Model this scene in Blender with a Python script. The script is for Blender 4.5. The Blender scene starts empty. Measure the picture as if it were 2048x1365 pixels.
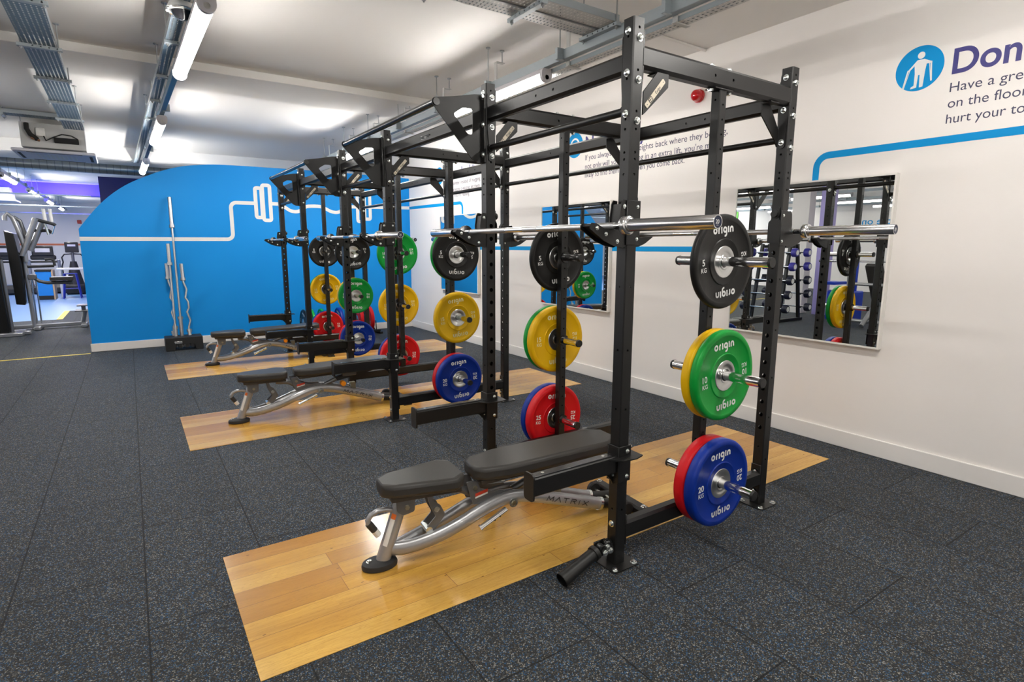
import bpy, bmesh, math, random
from mathutils import Vector, Matrix, Euler
random.seed(7)
C = bpy.context.scene.collection
PI = math.pi
# ------------------------------------------------------------------ camera, world, exposure
CAM = Vector((-1.792, -1.7816, 1.4755))
yaw, pitch, roll = math.radians(33.9032), math.radians(-9.4514), math.radians(0.1559)
fw = Vector((math.sin(yaw)*math.cos(pitch), math.cos(yaw)*math.cos(pitch), math.sin(pitch)))
rt = Vector((math.cos(yaw), -math.sin(yaw), 0)); up = rt.cross(fw)
rt2 = math.cos(roll)*rt + math.sin(roll)*up; up2 = -math.sin(roll)*rt + math.cos(roll)*up
cd = bpy.data.cameras.new('camera'); cam = bpy.data.objects.new('camera', cd); C.objects.link(cam)
cam.matrix_world = Matrix((( rt2.x, up2.x, -fw.x, CAM.x), (rt2.y, up2.y, -fw.y, CAM.y), (rt2.z, up2.z, -fw.z, CAM.z), (0, 0, 0, 1)))
cd.sensor_width = 36; cd.lens = 1129.6254/2048*36; cd.clip_start = .05; cd.clip_end = 100
S = bpy.context.scene
S.camera = cam
S.view_settings.view_transform = 'Standard'; S.view_settings.look = 'None'
S.view_settings.exposure = 2.12; S.view_settings.gamma = 1
S.view_settings.use_curve_mapping = False
w = bpy.data.worlds.new('world'); S.world = w; w.use_nodes = True
w.node_tree.nodes['Background'].inputs[0].default_value = (.9, .95, 1, 1)
w.node_tree.nodes['Background'].inputs[1].default_value = .15
S.cycles.max_bounces = 8; S.cycles.diffuse_bounces = 4; S.cycles.glossy_bounces = 5
S.cycles.transparent_max_bounces = 12; S.cycles.caustics_reflective = False; S.cycles.caustics_refractive = False
S.cycles.sample_clamp_indirect = 6
# blue accent lamp of the cardio area, washing the downstand beam
def area(name, loc, rot, sx, sy, energy, col):
    l = bpy.data.lights.new(name, 'AREA'); l.shape = 'RECTANGLE'; l.size = sx; l.size_y = sy; l.energy = energy; l.color = col
    o = bpy.data.objects.new(name, l); C.objects.link(o); o.location = loc; o.rotation_euler = rot
    return o
area('blue_wash_lamp', (-4.1, 18.1, 2.86), (math.radians(96), 0, 0), 3.3, .05, 16, (.12, .08, 1))

# ------------------------------------------------------------------ materials
MT = {}
def mat(name, col, rough=.5, metal=0, spec=.5, coat=0, emit=None, es=0):
    m = bpy.data.materials.new(name); m.use_nodes = True
    b = m.node_tree.nodes['Principled BSDF']
    b.inputs['Base Color'].default_value = (*col, 1); b.inputs['Roughness'].default_value = rough
    b.inputs['Metallic'].default_value = metal; b.inputs['Specular IOR Level'].default_value = spec
    b.inputs['Coat Weight'].default_value = coat
    if emit: b.inputs['Emission Color'].default_value = (*emit, 1); b.inputs['Emission Strength'].default_value = es
    MT[name] = m
    return m
class NB:
    def __init__(s, m): s.t = m.node_tree; s.b = s.t.nodes['Principled BSDF']
    def n(s, typ, ins=None, **kw):
        nd = s.t.nodes.new(typ)
        for k, v in kw.items(): setattr(nd, k, v)
        for k, v in (ins or {}).items():
            if isinstance(v, bpy.types.NodeSocket): s.t.links.new(v, nd.inputs[k])
            else: nd.inputs[k].default_value = v
        return nd
    def math(s, op, a, b=0.0, c=0.0):
        nd = s.n('ShaderNodeMath', operation=op)
        for i, v in enumerate((a, b, c)):
            if isinstance(v, bpy.types.NodeSocket): s.t.links.new(v, nd.inputs[i])
            else: nd.inputs[i].default_value = v
        return nd.outputs[0]
    def mix(s, f, a, b, mode='MIX'):
        nd = s.n('ShaderNodeMix', data_type='RGBA', blend_type=mode)
        for i, v in ((0, f), (6, a), (7, b)):
            if isinstance(v, bpy.types.NodeSocket): s.t.links.new(v, nd.inputs[i])
            else: nd.inputs[i].default_value = v if i == 0 else (*v, 1)
        return nd.outputs[2]
    def ramp(s, f, stops, interp='LINEAR'):
        nd = s.n('ShaderNodeValToRGB', {0: f}); r = nd.color_ramp; r.interpolation = interp
        while len(r.elements) < len(stops): r.elements.new(.5)
        for e, (p, c) in zip(r.elements, stops): e.position = p; e.color = (*c, 1)
        return nd.outputs[0]
    def pos(s): return s.n('ShaderNodeNewGeometry').outputs['Position']
    def obj(s): return s.n('ShaderNodeTexCoord').outputs['Object']
    def out(s, k, v): s.t.links.new(v, s.b.inputs[k])

m = mat('powder_black', (.0045, .0043, .0042), .4, 0, .5)
nb = NB(m); bp = nb.n('ShaderNodeBump', {'Strength': .06, 'Distance': .001, 'Height': nb.n('ShaderNodeTexNoise', {'Vector': nb.pos(), 'Scale': 900.}).outputs[0]}); nb.out('Normal', bp.outputs[0])
mat('wear_grey', (.03, .03, .032), .22); mat('black_plastic', (.012, .012, .012), .45); mat('black_gloss', (.01, .01, .01), .2)
mat('zinc', (.75, .78, .76), .25, 1); mat('brass_zinc', (.55, .5, .36), .3, 1)
mat('bar_grey', (.42, .42, .43), .3, 1); mat('chrome', (.82, .82, .83), .1, 1); mat('steel_sleeve', (.68, .68, .69), .2, 1); mat('hub_steel', (.62, .62, .61), .28, 1)
m = mat('knurl_steel', (.56, .56, .57), .42, 1)
mat('silver_paint', (.36, .36, .37), .3, .5, .5, .3); mat('dark_silver', (.2, .2, .205), .35, .6)
m = mat('pad_vinyl', (.04, .037, .034), .42, 0, .4)
nb = NB(m); bp = nb.n('ShaderNodeBump', {'Strength': .12, 'Distance': .001, 'Height': nb.n('ShaderNodeTexVoronoi', {'Vector': nb.pos(), 'Scale': 500.}).outputs[0]}); nb.out('Normal', bp.outputs[0])
mat('pad_base', (.05, .04, .03), .6)
mat('rubber_foot', (.02, .02, .021), .6); mat('grip_dark', (.03, .03, .032), .6)
for nm, c in (('plate_black', (.0085, .008, .0075)), ('plate_green', (.002, .29, .035)), ('plate_yellow', (.76, .45, .003)), ('plate_blue', (.0015, .026, .27)), ('plate_red', (.62, .006, .012))):
    mat(nm, c, .4, 0, .3)
mat('letter_white', (.8, .8, .78), .5); mat('letter_pale', (.8, .72, .38), .5); mat('letter_dark', (.015, .014, .014), .5)
mat('name_plate', (.78, .7, .55), .4); mat('etched', (.3, .3, .3), .35, .8)
mat('orange', (.9, .32, .01), .4); mat('sticker_red', (.6, .05, .02), .5); mat('sticker_orange', (.75, .16, .02), .5); mat('white_plastic', (.8, .79, .76), .4); mat('cap_navy', (.008, .018, .06), .35)
mat('wall_white', (.84, .805, .775), .55); mat('ceiling_white', (.88, .865, .84), .9, 0, .2); mat('skirting_white', (.82, .79, .76), .4)
for k_, sc_ in (('wall_white', 3.), ('ceiling_white', 2.)):
    nb = NB(MT[k_]); bp = nb.n('ShaderNodeBump', {'Strength': .08, 'Distance': .004, 'Height': nb.n('ShaderNodeTexNoise', {'Vector': nb.pos(), 'Scale': sc_*20, 'Detail': 4.}).outputs[0]}); nb.out('Normal', bp.outputs[0])
mat('wall_blue', (.001, .265, .73), .55, 0, .3); mat('decal_blue', (.0, .28, .64), .6, 0, .2); mat('decal_navy', (.04, .035, .2), .5); mat('decal_ink', (.045, .045, .1), .5); mat('decal_white', (.8, .79, .78), .5)
mat('navy_wall', (.003, .006, .1), .5); mat('beam_blue_lit', (.15, .12, .82), .6); mat('violet_lit_paint', (.42, .36, .72), .5); mat('green_panel', (.08, .4, .02), .5)
mat('mirror_glass', (.86, .89, .88), .0, 1); mat('mirror_trim', (.8, .78, .74), .35)
mat('galv', (.4, .45, .48), .45, .45); mat('galv_blue', (.13, .24, .34), .45, .4); mat('rod', (.4, .42, .43), .4, .8)
mat('lamp_body', (.62, .6, .63), .4); 
for nm_, k_ in (('lamp_glow', 1.), ('lamp_glow_bright', 2.2), ('lamp_glow_mid', 1.35), ('lamp_glow_soft', .4)): mat(nm_, (.9, .9, .9), .5, emit=(1, .965, .905), es=14*k_)
mat('alarm_red', (.55, .004, .006), .12, 0, .6, .5)
mat('light_box', (.6, .6, .58), .5); mat('ac_panel', (.6, .6, .66), .45); mat('dark_hole', (.01, .01, .01), .7); mat('copper', (.35, .16, .08), .4, .6)
mat('yellow_tape', (.75, .55, .02), .5); mat('vinyl_blue', (.2, .36, .66), .35); mat('orange_stripe', (.75, .2, .08), .5)
mat('cabinet_blue', (.005, .2, .62), .4); mat('stool_blue', (.006, .02, .32), .35); mat('box_blue', (.006, .05, .55), .4); mat('wood_edge', (.5, .33, .2), .5); mat('screen', (.03, .03, .035), .15)
mat('holder_black', (.012, .012, .013), .6); mat('purple_cap', (.04, .035, .3), .35); mat('navy_steel', (.01, .012, .03), .35)
# perforated galvanised sheet: slots are real see-through gaps; two tones paint light and shade
for nm_, c_ in (('perforated', (.66, .66, .64)), ('perforated_shaded', (.13, .2, .26))):
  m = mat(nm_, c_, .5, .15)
  nb = NB(m); sx = nb.n('ShaderNodeSeparateXYZ', {0: nb.pos()})
  def slot(a, pitch, width): return nb.math('LESS_THAN', nb.math('ABSOLUTE', nb.math('SUBTRACT', nb.math('FRACT', nb.math('DIVIDE', a, pitch)), .5)), width/2)
  hole = nb.math('MULTIPLY', slot(sx.outputs[0], .028, .3), slot(sx.outputs[1], .034, .5))
  al = nb.math('SUBTRACT', 1., hole); nb.out('Alpha', al)
# spiral duct
m = mat('duct', (.3, .34, .36), .35, .85)
nb = NB(m); sx = nb.n('ShaderNodeSeparateXYZ', {0: nb.pos()})
st = nb.math('LESS_THAN', nb.math('FRACT', nb.math('MULTIPLY', sx.outputs[0], 9.)), .12)
nb.out('Base Color', nb.mix(st, (.32, .36, .38), (.2, .23, .25)))
# rubber tile floor: granules plus tile joints
m = mat('rubber_floor', (.02, .02, .02), .72, 0, .35)
nb = NB(m); p = nb.pos()
v1 = nb.n('ShaderNodeTexVoronoi', {'Vector': p, 'Scale': 240.}, voronoi_dimensions='2D'); v2 = nb.n('ShaderNodeTexVoronoi', {'Vector': p, 'Scale': 360.}, voronoi_dimensions='2D')
r1 = nb.n('ShaderNodeSeparateColor', {0: v1.outputs['Color']}).outputs[0]; r2 = nb.n('ShaderNodeSeparateColor', {0: v2.outputs['Color']}).outputs[1]
base = nb.ramp(r1, [(0, (.0125, .0135, .0145)), (.46, (.024, .026, .028)), (.64, (.042, .045, .048)), (.78, (.012, .065, .15)), (.88, (.09, .072, .05)), (.95, (.23, .22, .2))], 'CONSTANT')
fl = nb.ramp(r2, [(0, (0, 0, 0)), (.93, (.24, .23, .2)), (.97, (.04, .11, .2))], 'CONSTANT')
col = nb.mix(1., base, fl, 'ADD')
sp = nb.n('ShaderNodeSeparateXYZ', {0: p})
tv = nb.n('ShaderNodeCombineXYZ', {0: nb.math('ADD', sp.outputs[1], 20*.977-1.137+.4885), 1: nb.math('ADD', sp.outputs[0], 2.333+40*.4766)})
bk = nb.n('ShaderNodeTexBrick', {'Vector': tv.outputs[0], 'Scale': 1., 'Mortar Size': .0038, 'Mortar Smooth': .2, 'Brick Width': .977, 'Row Height': .4766, 'Color1': (.82, .82, .82, 1), 'Color2': (.96, .96, .96, 1), 'Mortar': (.12, .12, .12, 1)}, offset=.5, offset_frequency=2)
col = nb.mix(1., col, bk.outputs[0], 'MULTIPLY')
nb.out('Base Color', col)
hb = nb.math('SUBTRACT', nb.math('MULTIPLY', v1.outputs['Distance'], .15), nb.math('MULTIPLY', bk.outputs[1], 1.5))
bp = nb.n('ShaderNodeBump', {'Strength': .5, 'Distance': .003, 'Height': hb}); nb.out('Normal', bp.outputs[0])
# oak planks
m = mat('oak_planks', (.6, .33, .11), .2, 0, .5, .15)
nb = NB(m); o = nb.obj(); so = nb.n('ShaderNodeSeparateXYZ', {0: o})
bk = nb.n('ShaderNodeTexBrick', {'Vector': o, 'Scale': 1., 'Mortar Size': .0012, 'Mortar Smooth': .2, 'Brick Width': 1.45, 'Row Height': .119, 'Color1': (0, 0, 0, 1), 'Color2': (1, 1, 1, 1), 'Mortar': (.5, .5, .5, 1), 'Bias': 0.}, offset=.37, offset_frequency=2, squash=.72, squash_frequency=3)
pk = nb.n('ShaderNodeSeparateColor', {0: bk.outputs[0]}).outputs[0]
sv = nb.n('ShaderNodeCombineXYZ', {0: nb.math('MULTIPLY', so.outputs[0], 1.), 1: nb.math('MULTIPLY', so.outputs[1], 9.), 2: nb.math('MULTIPLY', pk, 17.)})
g1 = nb.n('ShaderNodeTexNoise', {'Vector': sv.outputs[0], 'Scale': 1.9, 'Detail': 5., 'Roughness': .6, 'Distortion': 1.3}).outputs[0]
sv2 = nb.n('ShaderNodeCombineXYZ', {0: nb.math('MULTIPLY', so.outputs[0], 5.), 1: nb.math('MULTIPLY', so.outputs[1], 130.), 2: nb.math('MULTIPLY', pk, 5.)})
g2 = nb.n('ShaderNodeTexNoise', {'Vector': sv2.outputs[0], 'Scale': 1., 'Detail': 3.}).outputs[0]
wv = nb.math('FRACT', nb.math('MULTIPLY', g1, 11.))
ring = nb.math('POWER', wv, 7.)
base = nb.ramp(pk, [(0, (.52, .25, .038)), (.3, (.64, .335, .054)), (.65, (.73, .41, .074)), (1, (.81, .50, .115))])
base = nb.mix(nb.math('MULTIPLY', ring, .4), base, (.28, .11, .016))
base = nb.mix(nb.math('MULTIPLY', nb.math('SUBTRACT', g2, .3), .5), base, (.34, .13, .022))
g3 = nb.n('ShaderNodeTexNoise', {'Vector': sv.outputs[0], 'Scale': .9, 'Detail': 3., 'Distortion': .8}).outputs[0]
base = nb.mix(nb.ramp(g3, [(.42, (0, 0, 0)), (.74, (.42, .42, .42))]), base, (.36, .155, .026))
kn = nb.n('ShaderNodeTexVoronoi', {'Vector': nb.n('ShaderNodeCombineXYZ', {0: nb.math('MULTIPLY', so.outputs[0], 1.6), 1: nb.math('MULTIPLY', so.outputs[1], 4.)}).outputs[0], 'Scale': 1.5}, voronoi_dimensions='2D').outputs['Distance']
base = nb.mix(nb.math('MULTIPLY', nb.math('LESS_THAN', kn, .017), .8), base, (.12, .05, .02))
base = nb.mix(bk.outputs[1], base, (.25, .11, .035))
nb.out('Base Color', base)

# ------------------------------------------------------------------ mesh builder
V3 = Vector
class MB:
    def __init__(s): s.v, s.f, s.m = [], [], []
    def add(s, vs, fs, mi=0):
        o = len(s.v); s.v += [tuple(v) for v in vs]; s.f += [tuple(i+o for i in f) for f in fs]; s.m += [mi]*len(fs)
        return s
    def xf(s, M, start=0):
        for i in range(start, len(s.v)): s.v[i] = tuple(M @ V3(s.v[i]))
        return s
    def box(s, c, d, ch=.003, R=None, mi=0):
        hx, hy, hz = d[0]/2, d[1]/2, d[2]/2; ch = min(ch, hx*.49, hy*.49, hz*.49)
        vs = []; idx = {}
        for i in (-1, 1):
            for j in (-1, 1):
                for k in (-1, 1):
                    for a in range(3):
                        q = [i*(hx-ch*(a != 0)), j*(hy-ch*(a != 1)), k*(hz-ch*(a != 2))]
                        idx[(i, j, k, a)] = len(vs); q = V3(q)
                        if R: q = R @ q
                        vs.append(q+V3(c))
        fs = []
        for a in range(3):
            b, e = (a+1) % 3, (a+2) % 3
            for sg in (-1, 1):
                r = []
                for x, y in ((-1, -1), (1, -1), (1, 1), (-1, 1)):
                    k = [0, 0, 0]; k[a] = sg; k[b] = x; k[e] = y; r.append(idx[(*k, a)])
                fs.append(r if sg > 0 else r[::-1])
            for x in (-1, 1):
                for y in (-1, 1):
                    k = [0, 0, 0]; k[b] = x; k[e] = y
                    k0 = k[:]; k0[a] = -1; k1 = k[:]; k1[a] = 1
                    r = [idx[(*k0, b)], idx[(*k1, b)], idx[(*k1, e)], idx[(*k0, e)]]
                    fs.append(r if x*y < 0 else r[::-1])
        for i in (-1, 1):
            for j in (-1, 1):
                for k in (-1, 1):
                    r = [idx[(i, j, k, a)] for a in range(3)]
                    fs.append(r if i*j*k > 0 else r[::-1])
        return s.add(vs, fs, mi)
    def tube(s, pts, r, n=12, caps=True, flat=1., mi=0, up0=None):
        pts = [V3(p) for p in pts]; rs = r if isinstance(r, (list, tuple)) else [r]*len(pts)
        vs, fs = [], []
        d0 = (pts[1]-pts[0]).normalized()
        u = V3(up0) if up0 else (V3((0, 0, 1)) if abs(d0.z) < .9 else V3((0, 1, 0)))
        for i, p in enumerate(pts):
            d = ((pts[min(i+1, len(pts)-1)]-p).normalized()+(p-pts[max(i-1, 0)]).normalized())
            d = d.normalized() if d.length > 1e-6 else d0
            u = (u-d*u.dot(d)).normalized(); sd = d.cross(u)
            for k in range(n):
                a = 2*PI*k/n; vs.append(p+(sd*math.cos(a)*flat+u*math.sin(a))*rs[i])
        for i in range(len(pts)-1):
            for k in range(n):
                a, b = i*n+k, i*n+(k+1) % n; fs.append((a, b, b+n, a+n))
        if caps: fs.append(tuple(range(n))[::-1]); fs.append(tuple(range((len(pts)-1)*n, len(pts)*n)))
        return s.add(vs, fs, mi)
    def cyl(s, a, b, r, r2=None, n=16, mi=0): return s.tube([a, b], [r, r if r2 is None else r2], n, mi=mi)
    def lathe(s, prof, n=32, axis='z', c=(0, 0, 0), mi=0, closed=False, sx=1, sy=1):
        vs, fs = [], []; L = len(prof)
        for r, h in prof:
            for k in range(n):
                a = 2*PI*k/n; x, y = r*math.cos(a)*sx, r*math.sin(a)*sy
                q = (x, y, h) if axis == 'z' else ((x, h, y) if axis == 'y' else (h, x, y))
                vs.append(V3(q)+V3(c))
        for i in range(L if closed else L-1):
            j = (i+1) % L
            for k in range(n):
                k2 = (k+1) % n; q = (i*n+k, i*n+k2, j*n+k2, j*n+k); fs.append(q if axis != 'y' else q[::-1])
        if not closed:
            if prof[0][0] > 1e-5: q = tuple(range(n)); fs.append(q[::-1] if axis != 'y' else q)
            if prof[-1][0] > 1e-5: q = tuple(range((L-1)*n, L*n)); fs.append(q if axis != 'y' else q[::-1])
        return s.add(vs, fs, mi)
    def prism(s, outer, F, t, holes=(), mi=0):
        """outline (2-D) mapped by F(u,v,w), thickness w from 0 to t, real holes"""
        bm = bmesh.new(); es = []; loops = [list(outer)]+[list(h) for h in holes]; ids = []
        for lp in loops:
            vv = [bm.verts.new((x, y, 0)) for x, y in lp]; ids.append(vv)
            es += [bm.edges.new((vv[i], vv[(i+1) % len(vv)])) for i in range(len(vv))]
        bmesh.ops.triangle_fill(bm, use_beauty=True, edges=es)
        bm.verts.index_update(); P = [(v.co.x, v.co.y) for v in bm.verts]; n = len(P)
        vs = [F(x, y, 0) for x, y in P]+[F(x, y, t) for x, y in P]; fs = []
        for f in bm.faces:
            q = [v.index for v in f.verts]
            if f.normal.z < 0: q = q[::-1]
            fs.append(tuple(i+n for i in q)); fs.append(tuple(q[::-1]))
        for k, vv in enumerate(ids):
            a = sum(P[vv[i].index][0]*P[vv[(i+1) % len(vv)].index][1]-P[vv[(i+1) % len(vv)].index][0]*P[vv[i].index][1] for i in range(len(vv)))
            for i in range(len(vv)):
                p, q = vv[i].index, vv[(i+1) % len(vv)].index
                r = (p, q, q+n, p+n); fs.append(r if (a > 0) == (k == 0) else r[::-1])
        bm.free()
        return s.add(vs, fs, mi)
    def flat(s, tris, F, mi=0):
        vs, fs = tris; return s.add([F(x, y) for x, y in vs], fs, mi)
    def ribbon(s, pts, wd, F, closed=False, mi=0):
        """flat stroke of even width along 2-D points"""
        P = []
        for x, y in pts:
            if not P or (P[-1]-V3((x, y, 0))).length > 1e-5: P.append(V3((x, y, 0)))
        n = len(P); L = []
        for i in range(n):
            a = P[(i-1) % n] if closed or i else None; b = P[(i+1) % n] if closed or i < n-1 else None
            d1 = (P[i]-a).normalized() if a is not None else None; d2 = (b-P[i]).normalized() if b is not None else None
            if d1 is None: d1 = d2
            if d2 is None: d2 = d1
            t = (d1+d2).normalized(); nn = V3((-t.y, t.x, 0)); c = max(.35, t.dot(d2)); L.append((P[i]+nn*wd/2/c, P[i]-nn*wd/2/c))
        vs = [F(q.x, q.y) for pr in L for q in pr]; fs = []
        for i in range(n if closed else n-1):
            j = (i+1) % n; fs.append((2*i+1, 2*j+1, 2*j, 2*i))
        return s.add(vs, fs, mi)
    def sq(s, A, B, wd, h, U, holes=None, c=.006, caps=True, mi=0):
        """rectangular steel tube from A to B with round holes cut into its faces; keys S s U u"""
        A, B, U = V3(A), V3(B), V3(U); D = (B-A); Ln = D.length; D.normalize(); Sd = D.cross(U); holes = holes or {}
        corners = []
        for key, N, T, off, fwid in (('U', U, Sd, h/2, wd), ('S', Sd, -U, wd/2, h), ('u', -U, -Sd, h/2, wd), ('s', -Sd, U, wd/2, h)):
            w2 = fwid/2-c; O = A+N*off
            P = lambda a, l: O+T*a+D*l
            corners.append((P(-w2, 0), P(-w2, Ln), P(w2, 0), P(w2, Ln)))
            l0 = 0; out = lambda q: tuple(q)
            hs = sorted(q for q in holes.get(key, ()) if q[0]+q[1]*1.3 < Ln)
            for (l, r) in hs:
                e = r*1.25
                if l-e < l0-1e-6: continue
                if l-e > l0+1e-5: s.add([P(-w2, l0), P(w2, l0), P(w2, l-e), P(-w2, l-e)], [(0, 1, 2, 3)], mi)
                n = 12; ring = []
                for k in range(n):
                    a = PI/4+2*PI*k/n; ring.append((math.cos(a)*r, math.sin(a)*r))
                cs = [(w2, e), (-w2, e), (-w2, -e), (w2, -e)]
                vs = [P(x, l+y) for x, y in ring]+[P(x, l+y) for x, y in ring]+[P(x, l+y) for x, y in cs]
                for k in range(n): vs[n+k] = vs[n+k]-N*.005
                fs = []
                for q in range(4):
                    a, b = 24+q, 24+(q+1) % 4; pr = [(3*q+k) % n for k in range(4)]
                    fs.append((a, b, pr[3], pr[2], pr[1], pr[0]))
                for k in range(n): fs.append((k, (k+1) % n, n+(k+1) % n, n+k))
                s.add(vs, fs, mi); l0 = l+e
            s.add([P(-w2, l0), P(w2, l0), P(w2, Ln), P(-w2, Ln)], [(0, 1, 2, 3)], mi)
        for i in range(4):
            a = corners[i]; b = corners[(i+1) % 4]
            s.add([a[2], b[0], b[1], a[3]], [(0, 1, 2, 3)], mi)
        if caps:
            q0 = []; q1 = []
            for a in corners: q0 += [a[0], a[2]]; q1 += [a[1], a[3]]
            s.add(q1, [tuple(range(8))], mi); s.add(q0, [tuple(range(8))[::-1]], mi)
        return s
    def build(s, name, mats, parent=None, loc=None, rz=0, ang=40, bevel=0):
        me = bpy.data.meshes.new(name); me.from_pydata(s.v, [], s.f)
        if not isinstance(mats, (list, tuple)): mats = [mats]
        for q in mats: me.materials.append(MT[q])
        me.polygons.foreach_set('material_index', s.m); me.polygons.foreach_set('use_smooth', [True]*len(s.f))
        me.update(); me.set_sharp_from_angle(angle=math.radians(ang))
        o = bpy.data.objects.new(name, me); C.objects.link(o)
        if parent: o.parent = parent
        if loc: o.location = loc
        if rz: o.rotation_euler = (0, 0, rz)
        if bevel:
            b = o.modifiers.new('bevel', 'BEVEL'); b.width = bevel; b.segments = 3; b.limit_method = 'ANGLE'; b.angle_limit = math.radians(50)
        return o
def tag(o, label, cat, group=None, kind=None):
    o['label'] = label; o['category'] = cat
    if group: o['group'] = group
    if kind: o['kind'] = kind
    return o
def thing(name, label, cat, loc=(0, 0, 0), rz=0, group=None):
    o = bpy.data.objects.new(name, None); o.empty_display_size = .1; C.objects.link(o); o.location = loc; o.rotation_euler = (0, 0, rz)
    return tag(o, label, cat, group)
def struct(o): o['kind'] = 'structure'; return o
def copy_tree(o, parent=None):
    c = o.copy(); C.objects.link(c); c.parent = parent
    for ch in list(o.children): copy_tree(ch, c)
    return c
XZ = lambda y0: (lambda u, v, w: V3((u, y0+w, v)))          # outline in x-z, thickness along +y
def circle(r, n=20, c=(0, 0)): return [(c[0]+r*math.cos(2*PI*k/n), c[1]+r*math.sin(2*PI*k/n)) for k in range(n)]
def arc(cx, cy, r, a0, a1, n=8): return [(cx+r*math.cos(math.radians(a0+(a1-a0)*k/n)), cy+r*math.sin(math.radians(a0+(a1-a0)*k/n))) for k in range(n+1)]
def rounded(pts, r, n=4):
    out = []; N = len(pts)
    for i in range(N):
        p, a, b = V3((*pts[i], 0)), V3((*pts[i-1], 0)), V3((*pts[(i+1) % N], 0))
        q = min(r, (a-p).length*.45, (b-p).length*.45); s_, e_ = p+(a-p).normalized()*q, p+(b-p).normalized()*q
        for k in range(n+1):
            t = k/n; z = s_*(1-t)**2+p*2*t*(1-t)+e_*t*t; out.append((z.x, z.y))
    return out
def smooth(pts, n=5):
    out = []; N = len(pts); q = [V3((*p, 0)) for p in pts]
    for i in range(N-1):
        p0, p1, p2, p3 = q[max(i-1, 0)], q[i], q[i+1], q[min(i+2, N-1)]
        for k in range(n):
            u = k/n; z = .5*((2*p1)+(p2-p0)*u+(2*p0-5*p1+4*p2-p3)*u*u+(3*p1-p0-3*p2+p3)*u**3); out.append((z.x, z.y))
    return out+[pts[-1]]
# flat lettering
TXT = {}
def text(s, bold=0, res=3):
    if (s, bold, res) in TXT: return TXT[(s, bold, res)]
    cu = bpy.data.curves.new('t', 'FONT'); cu.body = s; cu.size = 1; cu.offset = bold; cu.resolution_u = res; cu.fill_mode = 'FRONT'
    o = bpy.data.objects.new('t', cu); C.objects.link(o)
    me = bpy.data.meshes.new_from_object(o.evaluated_get(bpy.context.evaluated_depsgraph_get()))
    vs = [(v.co.x, v.co.y) for v in me.vertices]; fs = [tuple(p.vertices) for p in me.polygons]
    bpy.data.objects.remove(o); bpy.data.meshes.remove(me); bpy.data.curves.remove(cu)
    TXT[(s, bold, res)] = (vs, fs)
    return vs, fs
def fit_text(s, x0, x1, y0, cap, bold=0, res=3):
    """lettering stretched to run from x0 to x1 with capitals cap high on baseline y0"""
    vs, fs = text(s, bold, res); a = min(v[0] for v in vs); b = max(v[0] for v in vs); k = (x1-x0)/(b-a); ch = max(v[1] for v in text('H', bold)[0])
    return [(x0+(x-a)*k, y0+y*cap/ch) for x, y in vs], fs
def center_text(s, cx, cy, h, bold=0, sx=1.):
    vs, fs = text(s, bold); a = min(v[0] for v in vs); b = max(v[0] for v in vs); ch = max(v[1] for v in text('H', bold)[0]); k = h/ch
    return [(cx+(x-(a+b)/2)*k*sx, cy+y*k-h/2) for x, y in vs], fs

# ------------------------------------------------------------------ the setting
CZ, WX, BY = 3.18, 2.535, 8.014
def slab(name, mt, x0, x1, y0, y1, z0, z1, ch=.001, **k):
    return struct(MB().box(((x0+x1)/2, (y0+y1)/2, (z0+z1)/2), (x1-x0, y1-y0, z1-z0), ch).build(name, mt, **k))
FXY = lambda z: (lambda u, v, w: V3((u, v, z+w)))
struct(MB().prism([(-14.1, -6.1), (2.6, -6.1), (2.6, 14.65), (-3.07, 14.65), (-3.07, 12.8), (-14.1, 12.8)], FXY(-.06), .06).build('floor', 'rubber_floor'))
struct(MB().prism([(-14.1, 12.8), (-3.07, 12.8), (-3.07, 14.65), (2.6, 14.65), (2.6, 27.1), (-14.1, 27.1)], FXY(-.06), .06).build('floor', 'vinyl_blue'))
slab('ceiling', 'ceiling_white', -14.1, 2.6, -6.1, 27.1, CZ, CZ+.1)
slab('wall_right', 'wall_white', WX, WX+.12, -6, 27, 0, CZ)
slab('wall_left', 'wall_white', -14.1, -14, -6, 27, 0, CZ)
slab('wall_front', 'wall_white', -14, WX, -6.1, -6, 0, CZ)
slab('wall_far', 'wall_white', -14, WX, 27, 27.1, 0, CZ)
slab('wall_inner', 'navy_wall', -2.25, WX, 16, 16.2, 0, CZ)
slab('trim_1', 'ceiling_white', -14, WX, 4.552, 5.37, 3.105, CZ, .004)
slab('trim_2', 'ceiling_white', -14, WX, 10.5, 11.5, 2.98, CZ, .004)
slab('trim_3', 'beam_blue_lit', -9.5, -2.2, 18.5, 19, 2.87, CZ, .004)  # blue glow of the accent lamp is also painted into the beam colour
struct(MB().prism([(-2.33, 0), (WX, 0), (WX, 2.69), (1.4, 2.705)]+smooth([(.334, 2.701), (-.455, 2.692), (-.791, 2.666), (-1.071, 2.615), (-1.371, 2.509), (-1.745, 2.313), (-2.054, 2.048), (-2.324, 1.704)], 5), XZ(BY), .11).build('wall_back', 'wall_blue'))
slab('baseboard_right', 'skirting_white', WX-.016, WX, -6, BY, 0, .125, .004)
slab('baseboard_back', 'skirting_white', -2.345, WX-.016, BY-.016, BY, 0, .115, .004)
slab('pillar', 'wall_white', -6.1, -5.85, 5.2, 5.6, 0, CZ, .004)
slab('pillar', 'violet_lit_paint', -6.05, -5.9, 4.7, 4.98, 0, CZ, .004)  # stands for a violet-lit column face; the light is put into its colour
tag(MB().box((-5.9, 7.875, .001), (7.1, .05, .002), .0005).build('floor_tape', 'yellow_tape'), 'yellow floor tape running left from the blue wall', 'floor tape')
tag(MB().box((-3.07, 13.72, .001), (.1, 1.85, .002), .0005).build('floor_tape', 'yellow_tape'), 'yellow edge strip between blue vinyl and dark rubber floor', 'floor tape')
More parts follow.
